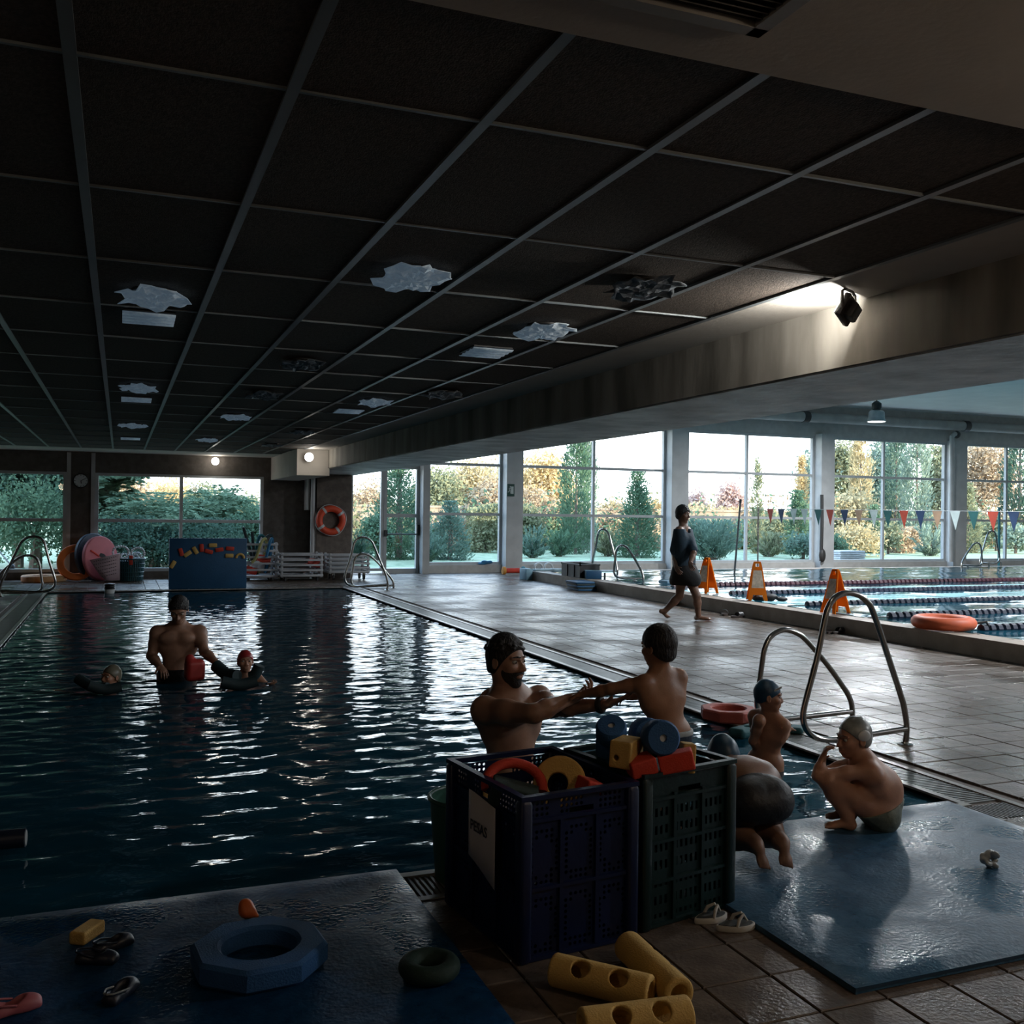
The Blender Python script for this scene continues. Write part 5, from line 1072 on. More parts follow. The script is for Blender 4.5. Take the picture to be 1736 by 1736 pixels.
# lane ropes
M_rope = mat('lane_rope_navy', (.015, .02, .04), .5); M_rope2 = mat('lane_rope_maroon', (.06, .018, .028), .5)
for k, y in enumerate((16.05, 14.15, 12.15, 10.45, 8.95)):
    t = thing('lane_rope', ['farthest', 'second farthest', 'middle', 'second nearest', 'nearest'][k] + ' dark lane rope floating across the lane pool', 'lane rope', (9.2, y, RZ), 'lane ropes'); x0, x1 = 9.22, 26.5
    MB().tube([(x0, y, RZ + .01), (x1, y, RZ + .01)], .008, 6).build('cable', M_black, t); mb = MB(); x = x0 + .35
    pts = []; rad = []
    while x < x1:
        w_ = .012 * sin(x * 1.3 + k); pts += [(x, y + w_, RZ + .012), (x + .012, y + w_, RZ + .012), (x + .078, y + w_, RZ + .012), (x + .09, y + w_, RZ + .012)]; rad += [.03, .062, .062, .03]; x += .115
    mb.tube(pts, rad, 8); tag(mb.build('float_discs', M_rope2 if k == 0 else M_rope, t), kind='stuff')
# flag line
M_flag = [mat('flag_teal', (.02, .10, .10), .7), mat('flag_red', (.42, .06, .035), .7), mat('flag_navy', (.02, .045, .11), .7), mat('flag_tan', (.40, .26, .17), .7), mat('flag_pale', (.48, .56, .55), .7)]
FX = 14.6; 
def PXp(px, py, X): d = ray(px, py); return CAM + d * (X / d.x)
A_ = PXp(1292, 862.5, FX); B_ = PXp(1736, 867.5, FX); u_ = (B_ - A_); A2 = A_ - u_ * .02; B2 = B_ + u_ * .45
fl_ = thing('flag_line', 'string of small triangular flags stretched over the lane pool', 'bunting', A2); MB().tube([A2, B2], .005, 5).build('cord', M_white, fl_)
for (px, c_) in ((1305.6, 1), (1324, 2), (1345, 4), (1363.5, 4), (1386.6, 0), (1406.8, 1), (1431.4, 2), (1455.5, 3), (1481, 4), (1504.5, 0), (1532, 1), (1560, 2), (1588.4, 3), (1619, 4), (1650, 0), (1683, 1), (1718, 2)):
    c = PXp(px, 862.5 + (px - 1292) * .01126, FX); u = u_.normalized(); hw, ht = .125, .36
    mb = MB(); mb.prism([c - u * hw, c + u * hw, c + Vector((.02, 0, -ht))], Vector((.004, 0, 0))); mb.build('flag', M_flag[c_], fl_, smooth=False)
for P_, nm in ((A2, 'end_post'), (B2, 'end_post')): MB().cyl((P_.x, P_.y, -.0 if P_.y > 21.4 else RZ), (P_.x, P_.y, P_.z + .04), .02, seg=8).build(nm, M_steel, fl_)
p = PXp(1693, 870, 16.0); t = thing('start_post', 'slim teal post standing near the right hand ladder', 'post', (p.x, 21.6, 0)); MB().cyl((PY(1694, 900, 21.8).x, 21.8, 0), (PY(1694, 860, 21.8).x, 21.8, PY(1694, 860, 21.8).z), .035, seg=10).build('shaft', M_nt, t)
# the lane pool ladders
def rail_pair(label, rails):
    t = None
    for (o, d, prof, sc) in rails:
        o = Vector(o); d = Vector(d).normalized()
        if t is None: t = thing('pool_ladder', label, 'ladder', o, 'stainless pool ladders')
        P = [o + d * (a - .74) * sc + Vector((0, 0, b_ * sc)) for a, b_ in prof]; MB().tube(smooth_path(P[:-1], 2) + [P[-1]], .024, 9).build('handrail', M_steel, t)
        MB().cyl(o + d * (-.9) * sc + Vector((0, 0, .12)), o + d * (-.9) * sc + Vector((0, 0, -.5)), .024, seg=8).build('leg', M_steel, t); MB().lathe(o, [(.05, 0), (.05, .01), (.03, .02)], None, 14).build('base_flange', M_steel, t)
    return t
p1 = PD(1046, 977, D_(1046, 977, .2)); p2 = PD(1076, 985, D_(1076, 985, .2))
rail_pair('stainless ladder at the far left corner of the lane pool, right of the black crate', [((p1.x, p1.y, .2), (.25, -1, 0), TALL, .98), ((p2.x, p2.y, .2), (.25, -1, 0), LOW, 1.02)])
p1 = PY(1664, 971, 21.15); p2 = PY(1640, 973, 21.0); 
rail_pair('stainless ladder on the far side of the lane pool at the right', [((p1.x, 21.2, .2), (-1, -.1, 0), TALL, .98), ((p2.x - .1, 20.9, .2), (-1, -.1, 0), LOW, .98)])
# ducts along the header
M_duct = mat('duct_grey', (.34, .34, .32), .6, var=.1, sc=3)
za_, zb_ = PY(1400, 709, 23.85).z, PY(1400, 727, 23.85).z
t = thing('air_duct', 'long round air duct running under the hall ceiling along the window header', 'duct', (14, 23.78, za_)); MB().cyl((12.0, 23.80, za_), (30.9, 23.80, za_), .15, seg=18).build('pipe', M_duct, t)
for px in (1365, 1637): x = PY(px, 705, 23.8).x; MB().cyl((x - .10, 23.80, za_), (x + .10, 23.80, za_), .168, seg=18).build('collar', M_darkmetal, t)
t = thing('downpipe', 'dark drain pipe bending down the column right of the fourth bay', 'pipe', (24.45, 23.7, 0)); xk = PY(1613, 740, 23.7).x; MB().tube([(xk + .28, 23.74, 4.17), (xk + .12, 23.7, 4.20), (xk, 23.68, 4.1), (xk, 23.68, 3.9), (xk, 23.68, .2)], .075, 10).build('pipe', M_colm, t); MB().ell((xk + .25, 23.74, 4.18), (.12, .12, .12), None, 12, 8).build('elbow', M_darkmetal, t)
t = thing('rolled_blind', 'dark rolled cord hanging on the central column', 'cord', (19.45, 23.7, 0)); xk = PY(1393, 850, 23.72).x; MB().tube([(xk, 23.72, 2.2), (xk + .02, 23.72, 1.4), (xk, 23.72, .25)], .05, 8).build('cord', M_darkmetal, t); MB().ell((xk + .03, 23.70, .42), (.11, .08, .2), None, 10, 8).build('weight', M_darkmetal, t)
MB().rbox((25.5, 14, 4.83), (9, .12, .06), rotz(.35), .01, 2).build('ceiling_joint', M_duct, hc)
# supply grille in the near ceiling
gz = CZ - .022; t = thing('air_grille', 'slatted air grille in the pale ceiling at the top of the picture', 'grille', (1.0, 1.72, gz)); M_gr = mat('grille_grey', (.30, .29, .27), .5)
gx0, gx1, gy0, gy1 = .45, 1.45, 1.40, 2.05
for (a, b_, c_, d_) in ((gx0, gx1, gy1 - .04, gy1), (gx0, gx1, gy0, gy0 + .04), (gx0, gx0 + .04, gy0, gy1), (gx1 - .04, gx1, gy0, gy1)): MB().box(a, b_, c_, d_, gz - .018, gz).build('frame', M_gr, t, smooth=False)
for k in range(22): y = gy0 + .05 + k * .0255; MB().obox(((gx0 + gx1) / 2, y, gz - .006), (gx1 - gx0 - .08, .019, .003), Matrix.Rotation(.7, 3, 'X')).build('slat', mat('slat_dark', (.06, .055, .05), .5), t, smooth=False)
MB().box(gx0 + .04, gx1 - .04, gy0 + .04, gy1 - .04, gz - .001, gz + .001).build('backing', M_hole, t, smooth=False)
# ceiling lights wrapped in crumpled film; its faint blue glow paints reflected window light
M_film_sheen = mat('film_painted_sheen', (.74, .84, .94), .36, metal=.15, var=.25, sc=20, bump=.3, bsc=30, emit=((.50, .74, 1.0), .045)); M_film2 = mat('dull_film', (.20, .22, .24), .4, metal=.3, bump=.3, bsc=30)
def wrapped(label, x, y, seed, m, rx=.18, ry=.23, drop=.05):
    r_ = random.Random(seed); slp = -.06; t = thing('ceiling_light', label, 'ceiling light', (x, y, CZ + .004), 'wrapped lights in the low ceiling'); n = 26; mb = MB(); rings = []
    amp = [r_.uniform(.80, 1.18) for _ in range(n)]; ph = [r_.uniform(0, 6.28) for _ in range(5)]
    for q in (1.0, .86, .70, .52, .34, .16):
        rings.append([(x + rx * q * cos(a) * (1 + (amp[k] - 1) * (q > .8)), y + ry * q * sin(a) * (1 + (amp[k] - 1) * (q > .8)), CZ - .026 + slp * ry * q * sin(a) - drop * .4 * (1 - q ** 3) - .010 * sin(5 * a + ph[0] + q * 7) * q - .008 * sin(9 * a + ph[1] - q * 11) + (.0 if q < 1 else -.012)) for k, a in enumerate([2 * pi * k / n for k in range(n)])])
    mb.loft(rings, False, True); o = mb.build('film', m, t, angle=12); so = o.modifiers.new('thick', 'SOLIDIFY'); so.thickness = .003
    MB().lathe((x, y, CZ - .012), [(.10, 0), (.115, .004), (.115, .016)], None, 20).build('fitting', M_darkmetal, t); return t
def panel_light(label, x, y, m):
    slp = -.04; t = thing('ceiling_light', label, 'ceiling light', (x, y, CZ + .004), 'rectangular lights in the low ceiling'); mb = MB(); n = 12
    rows = [[(x - .155, y - .17 + .34 * k / n, CZ - .012 + .34 * slp * k / n - .010 * abs(sin(k * 1.05))), (x + .155, y - .17 + .34 * k / n, CZ - .012 + .34 * slp * k / n - .010 * abs(sin(k * 1.05 + .25)))] for k in range(n + 1)]
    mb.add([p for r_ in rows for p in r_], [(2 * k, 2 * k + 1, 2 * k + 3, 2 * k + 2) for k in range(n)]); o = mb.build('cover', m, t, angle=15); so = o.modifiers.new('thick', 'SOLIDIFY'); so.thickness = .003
    MB().box(x - .15, x + .15, y - .165, y + .165, CZ - .004, CZ + .006).build('housing', M_darkmetal, t, smooth=False); return t
row_words = ['nearest', 'second', 'third', 'fourth', 'fifth', 'sixth']
for c_, (X, lab, ys, dull) in enumerate(((.16, 'left', (5.9, 10.4, 15.1), ()), (1.36, 'middle', (4.84, 8.07, 10.4, 13.0, 17.5), (8.07, 10.4)), (2.54, 'right', (4.57, 5.89, 10.5, 15.0, 18.3), (4.57, 15.0, 18.3)), (3.0, 'beam side', (9.52,), (9.52,)))):
    for k, y in enumerate(ys): wrapped('%s round ceiling light of the %s row, wrapped in crumpled film' % (row_words[k], lab), X, y, 20 + c_ * 10 + k, M_film2 if y in dull else M_film_sheen, drop=.03 if y in dull else .05)
for c_, (X, lab, ys) in enumerate(((.155, 'left', (6.66, 11.65, 18.1)), (2.53, 'right', (6.96, 11.74)))):
    for k, y in enumerate(ys): panel_light('%s rectangular ceiling light of the %s row' % (row_words[k], lab), X, y, M_film_sheen)
# floats round the two children and the far man
p = PD(330, 1136, 8.72); o = SDF().box(p, (.085, .06, .095), rotz(.2), .045).ell(p + Vector((-.04, -.0, .10)), (.04, .03, .04), None, .03).mesh('red_float', mat('float_red', (.42, .035, .03), .5), None, .006); tag(o, 'rounded red float held at the hip of the far man', 'float')
def raft(label, a, b_, r_=.045): o = MB().tube(smooth_path([a, (Vector(a) + Vector(b_)) / 2 + Vector((0, 0, -.03)), b_], 4), r_, 12).build('foam_noodle', M_nn); tag(o, label, 'noodle', 'noodles under the floating children'); return o
raft('dark noodle slanting down to the child in the olive cap', PD(132, 1150, 8.4), PD(182, 1166, 8.3)); raft('second dark noodle beside the child in the olive cap', PD(150, 1162, 8.2), PD(206, 1164, 8.3))
raft('dark noodle between the far man and the child in the red cap', PD(366, 1128, 8.75), PD(402, 1146, 8.6), .055); raft('dark noodle at the right of the child in the red cap', PD(424, 1148, 8.7), PD(440, 1128, 8.7), .05); raft('dark noodle under the chest of the child in the red cap', PD(376, 1156, 8.5), PD(436, 1154, 8.6), .05)
# ================================================================ people
def skin_mat(name, c, c2):
    m = mat(name, c, .48, col2=c2, sc=9, bump=.05, bsc=120); p = pr(m); p.inputs['Subsurface Weight'].default_value = .12; p.inputs['Subsurface Radius'].default_value = (.02, .008, .004); p.inputs['Subsurface Scale'].default_value = .5; return m
S_man = skin_mat('skin_man', (.32, .175, .118), (.42, .24, .165)); S_boy = skin_mat('skin_boy', (.34, .165, .095), (.42, .215, .125)); S_kid = skin_mat('skin_child', (.40, .20, .125), (.48, .25, .16)); S_dark = skin_mat('skin_deep', (.20, .11, .075), (.27, .15, .10))
M_hair = mat('dark_hair', (.010, .008, .007), .55, var=.4, sc=60, stretch=(1, 1, .3), bump=.7, bsc=120); M_beard = mat('beard_hair', (.018, .013, .010), .7, var=.4, sc=90, bump=.7, bsc=220)
M_eye = mat('eye_white', (.45, .43, .40), .25); M_iris = mat('iris', (.02, .012, .008), .2)
M_capblue = mat('cap_blue', (.008, .05, .10), .42, var=.1, bump=.06, bsc=30); M_capgrey = mat('cap_grey', (.22, .235, .225), .32, var=.35, sc=14); M_capred = mat('cap_red', (.30, .03, .03), .35); M_captan = mat('cap_tan', (.16, .15, .11), .4)
M_trunkd = mat('trunks_dark', (.010, .010, .012), .55, var=.2, bump=.2); M_trunkn = mat('trunks_navy', (.015, .03, .06), .6, bump=.2); M_trunkg = mat('trunks_grey_green', (.20, .23, .18), .6, col2=(.10, .12, .095), sc=22, bump=.2)
M_shirt = mat('shirt_navy', (.018, .040, .062), .8, var=.2, bump=.3, bsc=20); M_skirt = mat('skirt_black', (.008, .008, .009), .8, bump=.3, bsc=20)
M_tattoo = mat('tattoo_ink', (.05, .04, .038), .5, col2=(.12, .08, .06), sc=45); M_strap = mat('wrist_strap', (.012, .012, .013), .5); M_band = mat('waistband', (.42, .46, .47), .6)
V3 = Vector
def basis(f, u=(0, 0, 1)):
    f = V3(f).normalized(); u = V3(u); r_ = f.cross(u).normalized(); u2 = r_.cross(f).normalized()
    return Matrix((r_, f, u2)).transposed()          # columns: right, forward, up
class Head:
    def __init__(s, c, f, u=(0, 0, 1), size=.235): s.c = V3(c); s.B = basis(f, u); s.s = size
    def P(s, x, y, z): return s.c + s.B @ V3((x, y, z)) * s.s
    def loc(s, Q): return ((Q - A3(s.c)) @ M3(s.B)) / s.s
    def body(s, d, child=False):
        q = s.s; E = lambda c, r_, k=.02, op=1: d.ell(s.P(*c), tuple(a * q for a in r_), s.B, k, op)
        E((0, -.06, .13), (.325, .40, .355), .03); E((0, .10, -.16), (.245, .27, .32) if not child else (.25, .28, .28), .03 * q / .235)
        E((0, .25, -.41) if not child else (0, .24, -.36), (.11, .09, .08), .025 * q / .235); k = .012 * q / .235
        d.cone(s.P(0, .345, .05), s.P(0, .455 if not child else .42, -.105), .034 * q, .052 * q, k); E((-.055, .385, -.125), (.04, .05, .035), k); E((.055, .385, -.125), (.04, .05, .035), k)
        for sx in (-1, 1):
            E((sx * .145, .40, .035), (.085, .075, .05), k * 1.6, -1)
            d.cone(s.P(sx * .06, .355, .105), s.P(sx * .22, .29, .115), .036 * q, .03 * q, k); E((sx * .17, .23, -.08), (.10, .11, .09), .02 * q / .235)
            E((sx * .345, -.04, -.02), (.030, .085, .13), k); E((sx * .375, -.03, -.015), (.022, .045, .075), k, -1)
        E((0, .355, -.225), (.105, .045, .025), k); E((0, .35, -.275), (.095, .045, .030), k); E((0, .415, -.250), (.10, .035, .008), k * .5, -1)
    def eyes(s, par):
        th = .017 if s.s > .21 else .009
        for sx in (-1, 1):
            e = MB().ell(s.P(sx * .145, .305, .035), (.062 * s.s, .052 * s.s, .040 * s.s), s.B, 12, 8).build('eye', M_eye, par); MB().ell(s.P(sx * .145, .348, .033), (.026 * s.s, .012 * s.s, .026 * s.s), s.B, 10, 6).build('iris', M_iris, e)
            MB().tube([s.P(sx * .06, .388, .132), s.P(sx * .14, .365, .148), s.P(sx * .24, .300, .128)], [th * s.s, th * 1.1 * s.s, th * .5 * s.s], 6).build('eyebrow', M_hair, par)
    def hair(s, par, m, vox=.004, name='hair', g=.045, top=.02, plane=(.80, -.90, .035), low=-.36, bump=0):
        q = s.s; d = SDF().ell(s.P(0, -.06, .13), tuple((a + g) * q for a in (.325, .40, .355 + top)), s.B, .03 * q).ell(s.P(0, -.18, -.12), ((.26 + g) * q, (.22 + g) * q, .26 * q), s.B, .05 * q)
        if bump:
            r_ = random.Random(4)
            for k in range(60):
                a = r_.uniform(0, 6.28); z = r_.uniform(.2, 1); rr = sqrt(1 - z * z); d.ell(s.P(.37 * rr * cos(a), -.06 + .44 * rr * sin(a), .13 + .41 * z), (.05 * q, .06 * q, .035 * q), s.B, .02 * q)
        def cut(P): L_ = s.loc(P); return np.maximum((plane[0] * L_[..., 1] + plane[1] * L_[..., 2] - plane[2]), low - L_[..., 2]) * q
        return d.mesh(name, m, par, vox, cut)
    def cap(s, par, m, vox=.004, plane=(.62, -.78, .03), low=-.30):
        q = s.s; d = SDF().ell(s.P(0, -.06, .13), tuple((a + .022) * q for a in (.335, .40, .36)), s.B, .03 * q).ell(s.P(0, -.14, -.02), (.345 * q, .30 * q, .28 * q), s.B, .06 * q).ell(s.P(0, -.1, .42), (.16 * q, .2 * q, .10 * q), s.B, .12 * q)
        def cut(P): L_ = s.loc(P); return np.maximum((plane[0] * L_[..., 1] + plane[1] * L_[..., 2] - plane[2]), low - L_[..., 2]) * q
        return d.mesh('swim_cap', m, par, vox, cut)
    def beard(s, par, vox=.004):
        q = s.s; d = SDF().ell(s.P(0, .10, -.17), (.262 * q, .290 * q, .335 * q), s.B, .02).ell(s.P(0, .255, -.42), (.135 * q, .115 * q, .105 * q), s.B, .02).ell(s.P(0, .34, -.20), (.14 * q, .065 * q, .03 * q), s.B, .012)
        d.ell(s.P(0, .42, -.255), (.085 * q, .06 * q, .035 * q), s.B, .006, -1)
        def cut(P):
            L_ = s.loc(P); x, y, z = np.abs(L_[..., 0]), L_[..., 1], L_[..., 2]
            cheek = z + .17 + np.minimum(0, (y - .14)) * 2.6
            return np.maximum(np.maximum(cheek, .02 - y), z - .12) * q
        return d.mesh('beard', M_beard, par, vox, cut)
def hand(d, w_, dirv, palmn, sc, curl, thumb_side, spread=.12, k=.004):
    """palm plus four unequal fingers of three bones and a thumb off the side of the palm; palmn = way the palm faces, curl in radians per joint"""
    u = V3(dirv).normalized(); n = V3(palmn); n = (n - u * n.dot(u)).normalized(); sd = u.cross(n).normalized() * thumb_side
    B = Matrix((sd, u, n)).transposed(); w_ = V3(w_)
    d.ell(w_ + u * .045 * sc, (.040 * sc, .052 * sc, .015 * sc), B, .015 * sc); d.cone(w_ - u * .02 * sc, w_ + u * .03 * sc, .024 * sc, .022 * sc, .015 * sc)
    for i, (off, L, r_) in enumerate(((.029, .072, .0088), (.010, .080, .0092), (-.010, .074, .0088), (-.028, .058, .0078))):
        p = w_ + (u * (.086 - .004 * abs(i - 1)) + sd * off) * sc; dd = (u + sd * (off * spread / .03)).normalized(); cu = curl * (1 + .08 * i); rr = r_ * sc; a = 0
        for fr in (.45, .30, .25):
            a += cu; v = dd * cos(a) + n * sin(a); q = p + v * L * fr * sc; d.cone(p, q, rr, rr * .9, k * sc); p = q; rr *= .9
    p = w_ + (u * .022 + sd * .030) * sc; dd = (u * .72 + sd * .62 + n * .30).normalized(); rr = .0105 * sc; d.ell(p, .017 * sc, None, .012 * sc)
    for L, a in ((.034, 0), (.028, curl * .7)):
        v = (dd + n * a * .6 + u * a * .4).normalized(); q = p + v * L * sc; d.cone(p, q, rr, rr * .88, k * sc); p = q; rr *= .9
def foot(d, heel, toe, sc, k=.012):
    heel = V3(heel); toe = V3(toe); u = (toe - heel); L = u.length; u.normalize(); sd = u.cross(V3((0, 0, 1))).normalized()
    d.ell(heel + u * .03 * sc + V3((0, 0, .006 * sc)), .036 * sc, None, k); d.cone(heel + u * .05 * sc + V3((0, 0, .012 * sc)), toe - u * .05 * sc, .034 * sc, .026 * sc, k)
    d.ell(toe - u * .06 * sc, (.046 * sc, .05 * sc, .018 * sc), Matrix((sd, u, sd.cross(u))).transposed(), k)
    for i in range(5): o = (i - 2) * .018 * sc; d.cone(toe - u * (.055 + .004 * abs(i - 1)) * sc + sd * o, toe - u * (.004 + .006 * i) * sc + sd * o * 1.05, .0105 * sc, .0085 * sc, .004)
def torso(d, pel, che, nck, rt, sh, sc, muscle=1.0, k=.05):
    """pelvis, chest and neck base points, right vector, half shoulder width"""
    pel, che, nck, rt = V3(pel), V3(che), V3(nck), V3(rt).normalized(); up = (che - pel).normalized(); rt = (rt - up * rt.dot(up)).normalized(); fw = up.cross(rt); B = Matrix((rt, fw, up)).transposed(); k = k * sc
    d.ell(che, (.150 * sc, .108 * sc, .19 * sc), B, k); d.ell(che.lerp(pel, .5), (.128 * sc, .095 * sc, .19 * sc), B, k); d.ell(pel, (.150 * sc, .11 * sc, .13 * sc), B, k)
    up2 = (nck - che).normalized(); b2 = nck - up2 * .035 * sc
    for s_ in (-1, 1):
        S = b2 + rt * s_ * sh - up2 * .035 * sc; d.cone(b2 + up2 * .02 * sc + rt * s_ * .03 * sc, S, .052 * sc, .055 * sc, k); d.cone(che + rt * s_ * .10 * sc - up * .02 * sc, S - up2 * .02 * sc, .08 * sc, .055 * sc, k)
        if muscle > .5: d.ell(che + rt * s_ * .072 * sc + fw * .088 * sc + up * .055 * sc, (.080 * sc, .038 * sc, .058 * sc), B, .03 * sc); d.ell(che + rt * s_ * .075 * sc - fw * .085 * sc + up * .06 * sc, (.07 * sc, .03 * sc, .09 * sc), B, .035 * sc)
    return B
def person(label, base, group=None): return thing('person', label, 'person', base, group)

# ---------- bearded man standing in the near corner of the pool, arms out to the boy
FWD = _r * .70 - _fw * .70; RT = FWD.cross(V3((0, 0, 1)))
H = Head(PD(859, 1121, 4.86), _r * .80 - _fw * .60 + V3((0, 0, -.04)), (0.02, 0, 1), .238)
nck = PD(862, 1176, 4.90); che = PD(866, 1222, 4.90); pel = che + V3((.0, .0, -.36)) - FWD * .0
t = person('bearded bare chested man in the pool, tattooed arm stretched out to the boy', (pel.x, pel.y, -.92))
d = SDF(); H.body(d); d.cone(H.P(0, -.10, -.22), nck - V3((0, 0, .01)), .056, .062, .03); d.cone(H.P(0, .02, -.30), nck + FWD * .03, .045, .045, .03)
torso(d, pel, che, nck, RT, .165, 1.02)
sR, eR, wR = PD(822, 1204, 4.68), PD(905, 1210, 4.50), PD(962, 1187, 4.62)
sL, eL, wL = PD(914, 1184, 5.02), PD(934, 1201, 4.74), PD(1018, 1195, 4.60)
d.ell(sR, .066, None, .04); d.chain([sR, sR.lerp(eR, .45) , eR], [.058, .054, .042], .03); d.chain([eR, eR.lerp(wR, .35), wR], [.042, .043, .027], .02)
d.ell(sL, .064, None, .04); d.chain([sL, sL.lerp(eL, .45), eL], [.056, .052, .041], .03); d.chain([eL, eL.lerp(wL, .35), wL], [.041, .042, .027], .02)
hand(d, wR + (wR - eR).normalized() * .012, PD(990, 1178, 4.60) - wR, (0, 0, 1), 1.0, .55, -1)
hand(d, wL + (wL - eL).normalized() * .012, PD(1070, 1180, 4.56) - wL, (0.1, .1, 1), 1.0, .16, 1)
for s_ in (-1, 1): d.chain([pel + RT * s_ * .085 - V3((0, 0, .05)), pel + RT * s_ * .10 + FWD * .02 - V3((0, 0, .47)), pel + RT * s_ * .10 - V3((0, 0, .80))], [.085, .058, .040], .04); foot(d, V3((pel.x, pel.y, -.89)) + RT * s_ * .10 - FWD * .05, V3((pel.x, pel.y, -.90)) + RT * s_ * .11 + FWD * .19, 1.0)
d.mesh('body', S_man, t, .0055)
H.hair(t, M_hair, .004, g=.035, top=.085, plane=(.90, -.70, .085), low=-.26, bump=1); H.beard(t); H.eyes(t)
q = SDF(); a, b = eL.lerp(wL, -.12), eL.lerp(wL, .42); q.chain([sL.lerp(eL, .62), eL, eL.lerp(wL, .35), wL], [.0515, .0425, .0435, .0275], .02)
wd = (wL - eL).normalized(); q.mesh('tattoo', M_tattoo, t, .004, cut=lambda P: np.abs((P - A3(eL + wd * .025)) @ A3(wd)) - .075 + .02 * np.sin(P[..., 2] * 150))
MB().torus(wL + wd * .0, .030, .011, frame(wd), 24, 8, 1.5).build('wrist_strap', M_strap, t)
q = SDF(); torso(q, pel, che, nck, RT, .165, 1.02); q.mesh('swim_trunks', M_trunkd, t, .008, grow=.008, cut=lambda P: np.abs(P[..., 2] - (pel.z - .12)) - .16)

# ---------- boy standing on the pool edge, seen from behind, hands held by the man
FWD = _r * -.48 + _fw * .88; RT = FWD.cross(V3((0, 0, 1)))
H = Head(PD(1116, 1097, 4.50), _r * -.66 + _fw * .75 + V3((0, 0, -.12)), (0, 0, 1), .196)
nck = PD(1119, 1138, 4.50); che = PD(1123, 1180, 4.50); pel = PD(1133, 1243, 4.50)
t = person('small boy with short black hair on the pool edge, back to us, arms held out', (pel.x, pel.y, .032)); SC = .60
d = SDF(); H.body(d, True); d.cone(H.P(0, -.10, -.20), nck - V3((0, 0, .012)), .034, .036, .02); torso(d, pel, che, nck, RT, .100, .66, 0)
sL, eL, wL = PD(1092, 1158, 4.44), PD(1036, 1168, 4.50), PD(988, 1177, 4.58); sR, eR, wR = PD(1146, 1160, 4.58), PD(1112, 1174, 4.70), PD(1072, 1181, 4.66)
for s_, e_, w_ in ((sL, eL, wL), (sR, eR, wR)): d.ell(s_, .036, None, .03); d.chain([s_, s_.lerp(e_, .45), e_, e_.lerp(w_, .35), w_], [.034, .031, .026, .026, .017], .015)
hand(d, wL + (wL - eL).normalized() * .006, (wL - eL), (0, 0, -1), .60, .5, 1); hand(d, wR + (wR - eR).normalized() * .006, (wR - eR), (0, 0, -1), .60, .35, -1)
dn = V3((0, 0, 1))
for s_ in (-1, 1):
    hp = pel + RT * s_ * .05; kn = V3((hp.x, hp.y, .29)) + FWD * .015; an = V3((hp.x, hp.y, .085)) - FWD * .01; d.chain([hp, kn, kn.lerp(an, .4), an], [.062, .042, .040, .026], .025); foot(d, V3((an.x, an.y, .052)) - FWD * .02, V3((an.x, an.y, .047)) + FWD * .12, .58)
d.mesh('body', S_boy, t, .0045)
H.hair(t, M_hair, .0035, g=.045, top=.03, plane=(.80, -.85, .06), low=-.38)
H.eyes(t)
q = SDF(); torso(q, pel, che, nck, RT, .1, .66, 0)
for s_ in (-1, 1): hp = pel + RT * s_ * .05; q.cone(hp, V3((hp.x, hp.y, .29)), .062, .050, .03)
q.mesh('swim_trunks', M_trunkn, t, .005, grow=.006, cut=lambda P: np.abs(P[..., 2] - (pel.z - .09)) - .095)
q.mesh('waistband', M_band, t, .005, grow=.008, cut=lambda P: np.abs(P[..., 2] - (pel.z + .005)) - .012)

# ---------- child in the blue cap at the ladder, back to us
FWD = _r * .72 + _fw * .69; RT = FWD.cross(V3((0, 0, 1)))
H = Head(PD(1303, 1181, 6.05), _r * .93 - _fw * .10 + V3((0, 0, -.06)), (.0, 0, 1), .195)
nck = PD(1304, 1208, 6.08); che = PD(1303, 1238, 6.10); pel = PD(1297, 1292, 6.12)
t = person('child in a dark blue swim cap in the water by the ladder, back to us', (pel.x, pel.y, -.55))
d = SDF(); H.body(d, True); d.cone(H.P(0, -.08, -.20), nck, .036, .038, .02); torso(d, pel, che, nck, RT, .100, .68, 0)
sL, eL, wL = PD(1287, 1222, 6.0), PD(1277, 1256, 6.05), PD(1290, 1275, 6.25); sR, eR, wR = PD(1318, 1224, 6.2), PD(1328, 1248, 6.1), PD(1336, 1236, 6.3)
for s_, e_, w_ in ((sL, eL, wL), (sR, eR, wR)): d.ell(s_, .038, None, .03); d.chain([s_, s_.lerp(e_, .45), e_, e_.lerp(w_, .35), w_], [.036, .032, .027, .027, .018], .015); hand(d, w_, w_ - e_, (0, 0, -1), .62, .4, 1 if s_ is sL else -1)
for s_ in (-1, 1): d.chain([pel + RT * s_ * .055, pel + RT * s_ * .06 + FWD * .03 - dn * .26, pel + RT * s_ * .06 - dn * .46], [.066, .045, .028], .03); foot(d, pel + RT * s_ * .06 - dn * .48, pel + RT * s_ * .06 - dn * .49 + FWD * .13, .6)
d.mesh('body', S_kid, t, .005); H.cap(t, M_capblue, .004, plane=(.55, -.84, .02), low=-.36); H.eyes(t)
q = SDF(); torso(q, pel, che, nck, RT, .1, .68, 0); q.mesh('swim_trunks', M_trunkd, t, .006, grow=.006, cut=lambda P: np.abs(P[..., 2] - (pel.z - .09)) - .08)
MB().obox(H.P(.30, .14, .26), (.004, .085, .010), H.B @ Matrix.Rotation(.55, 3, 'X')).build('cap_stripe', M_white, t)

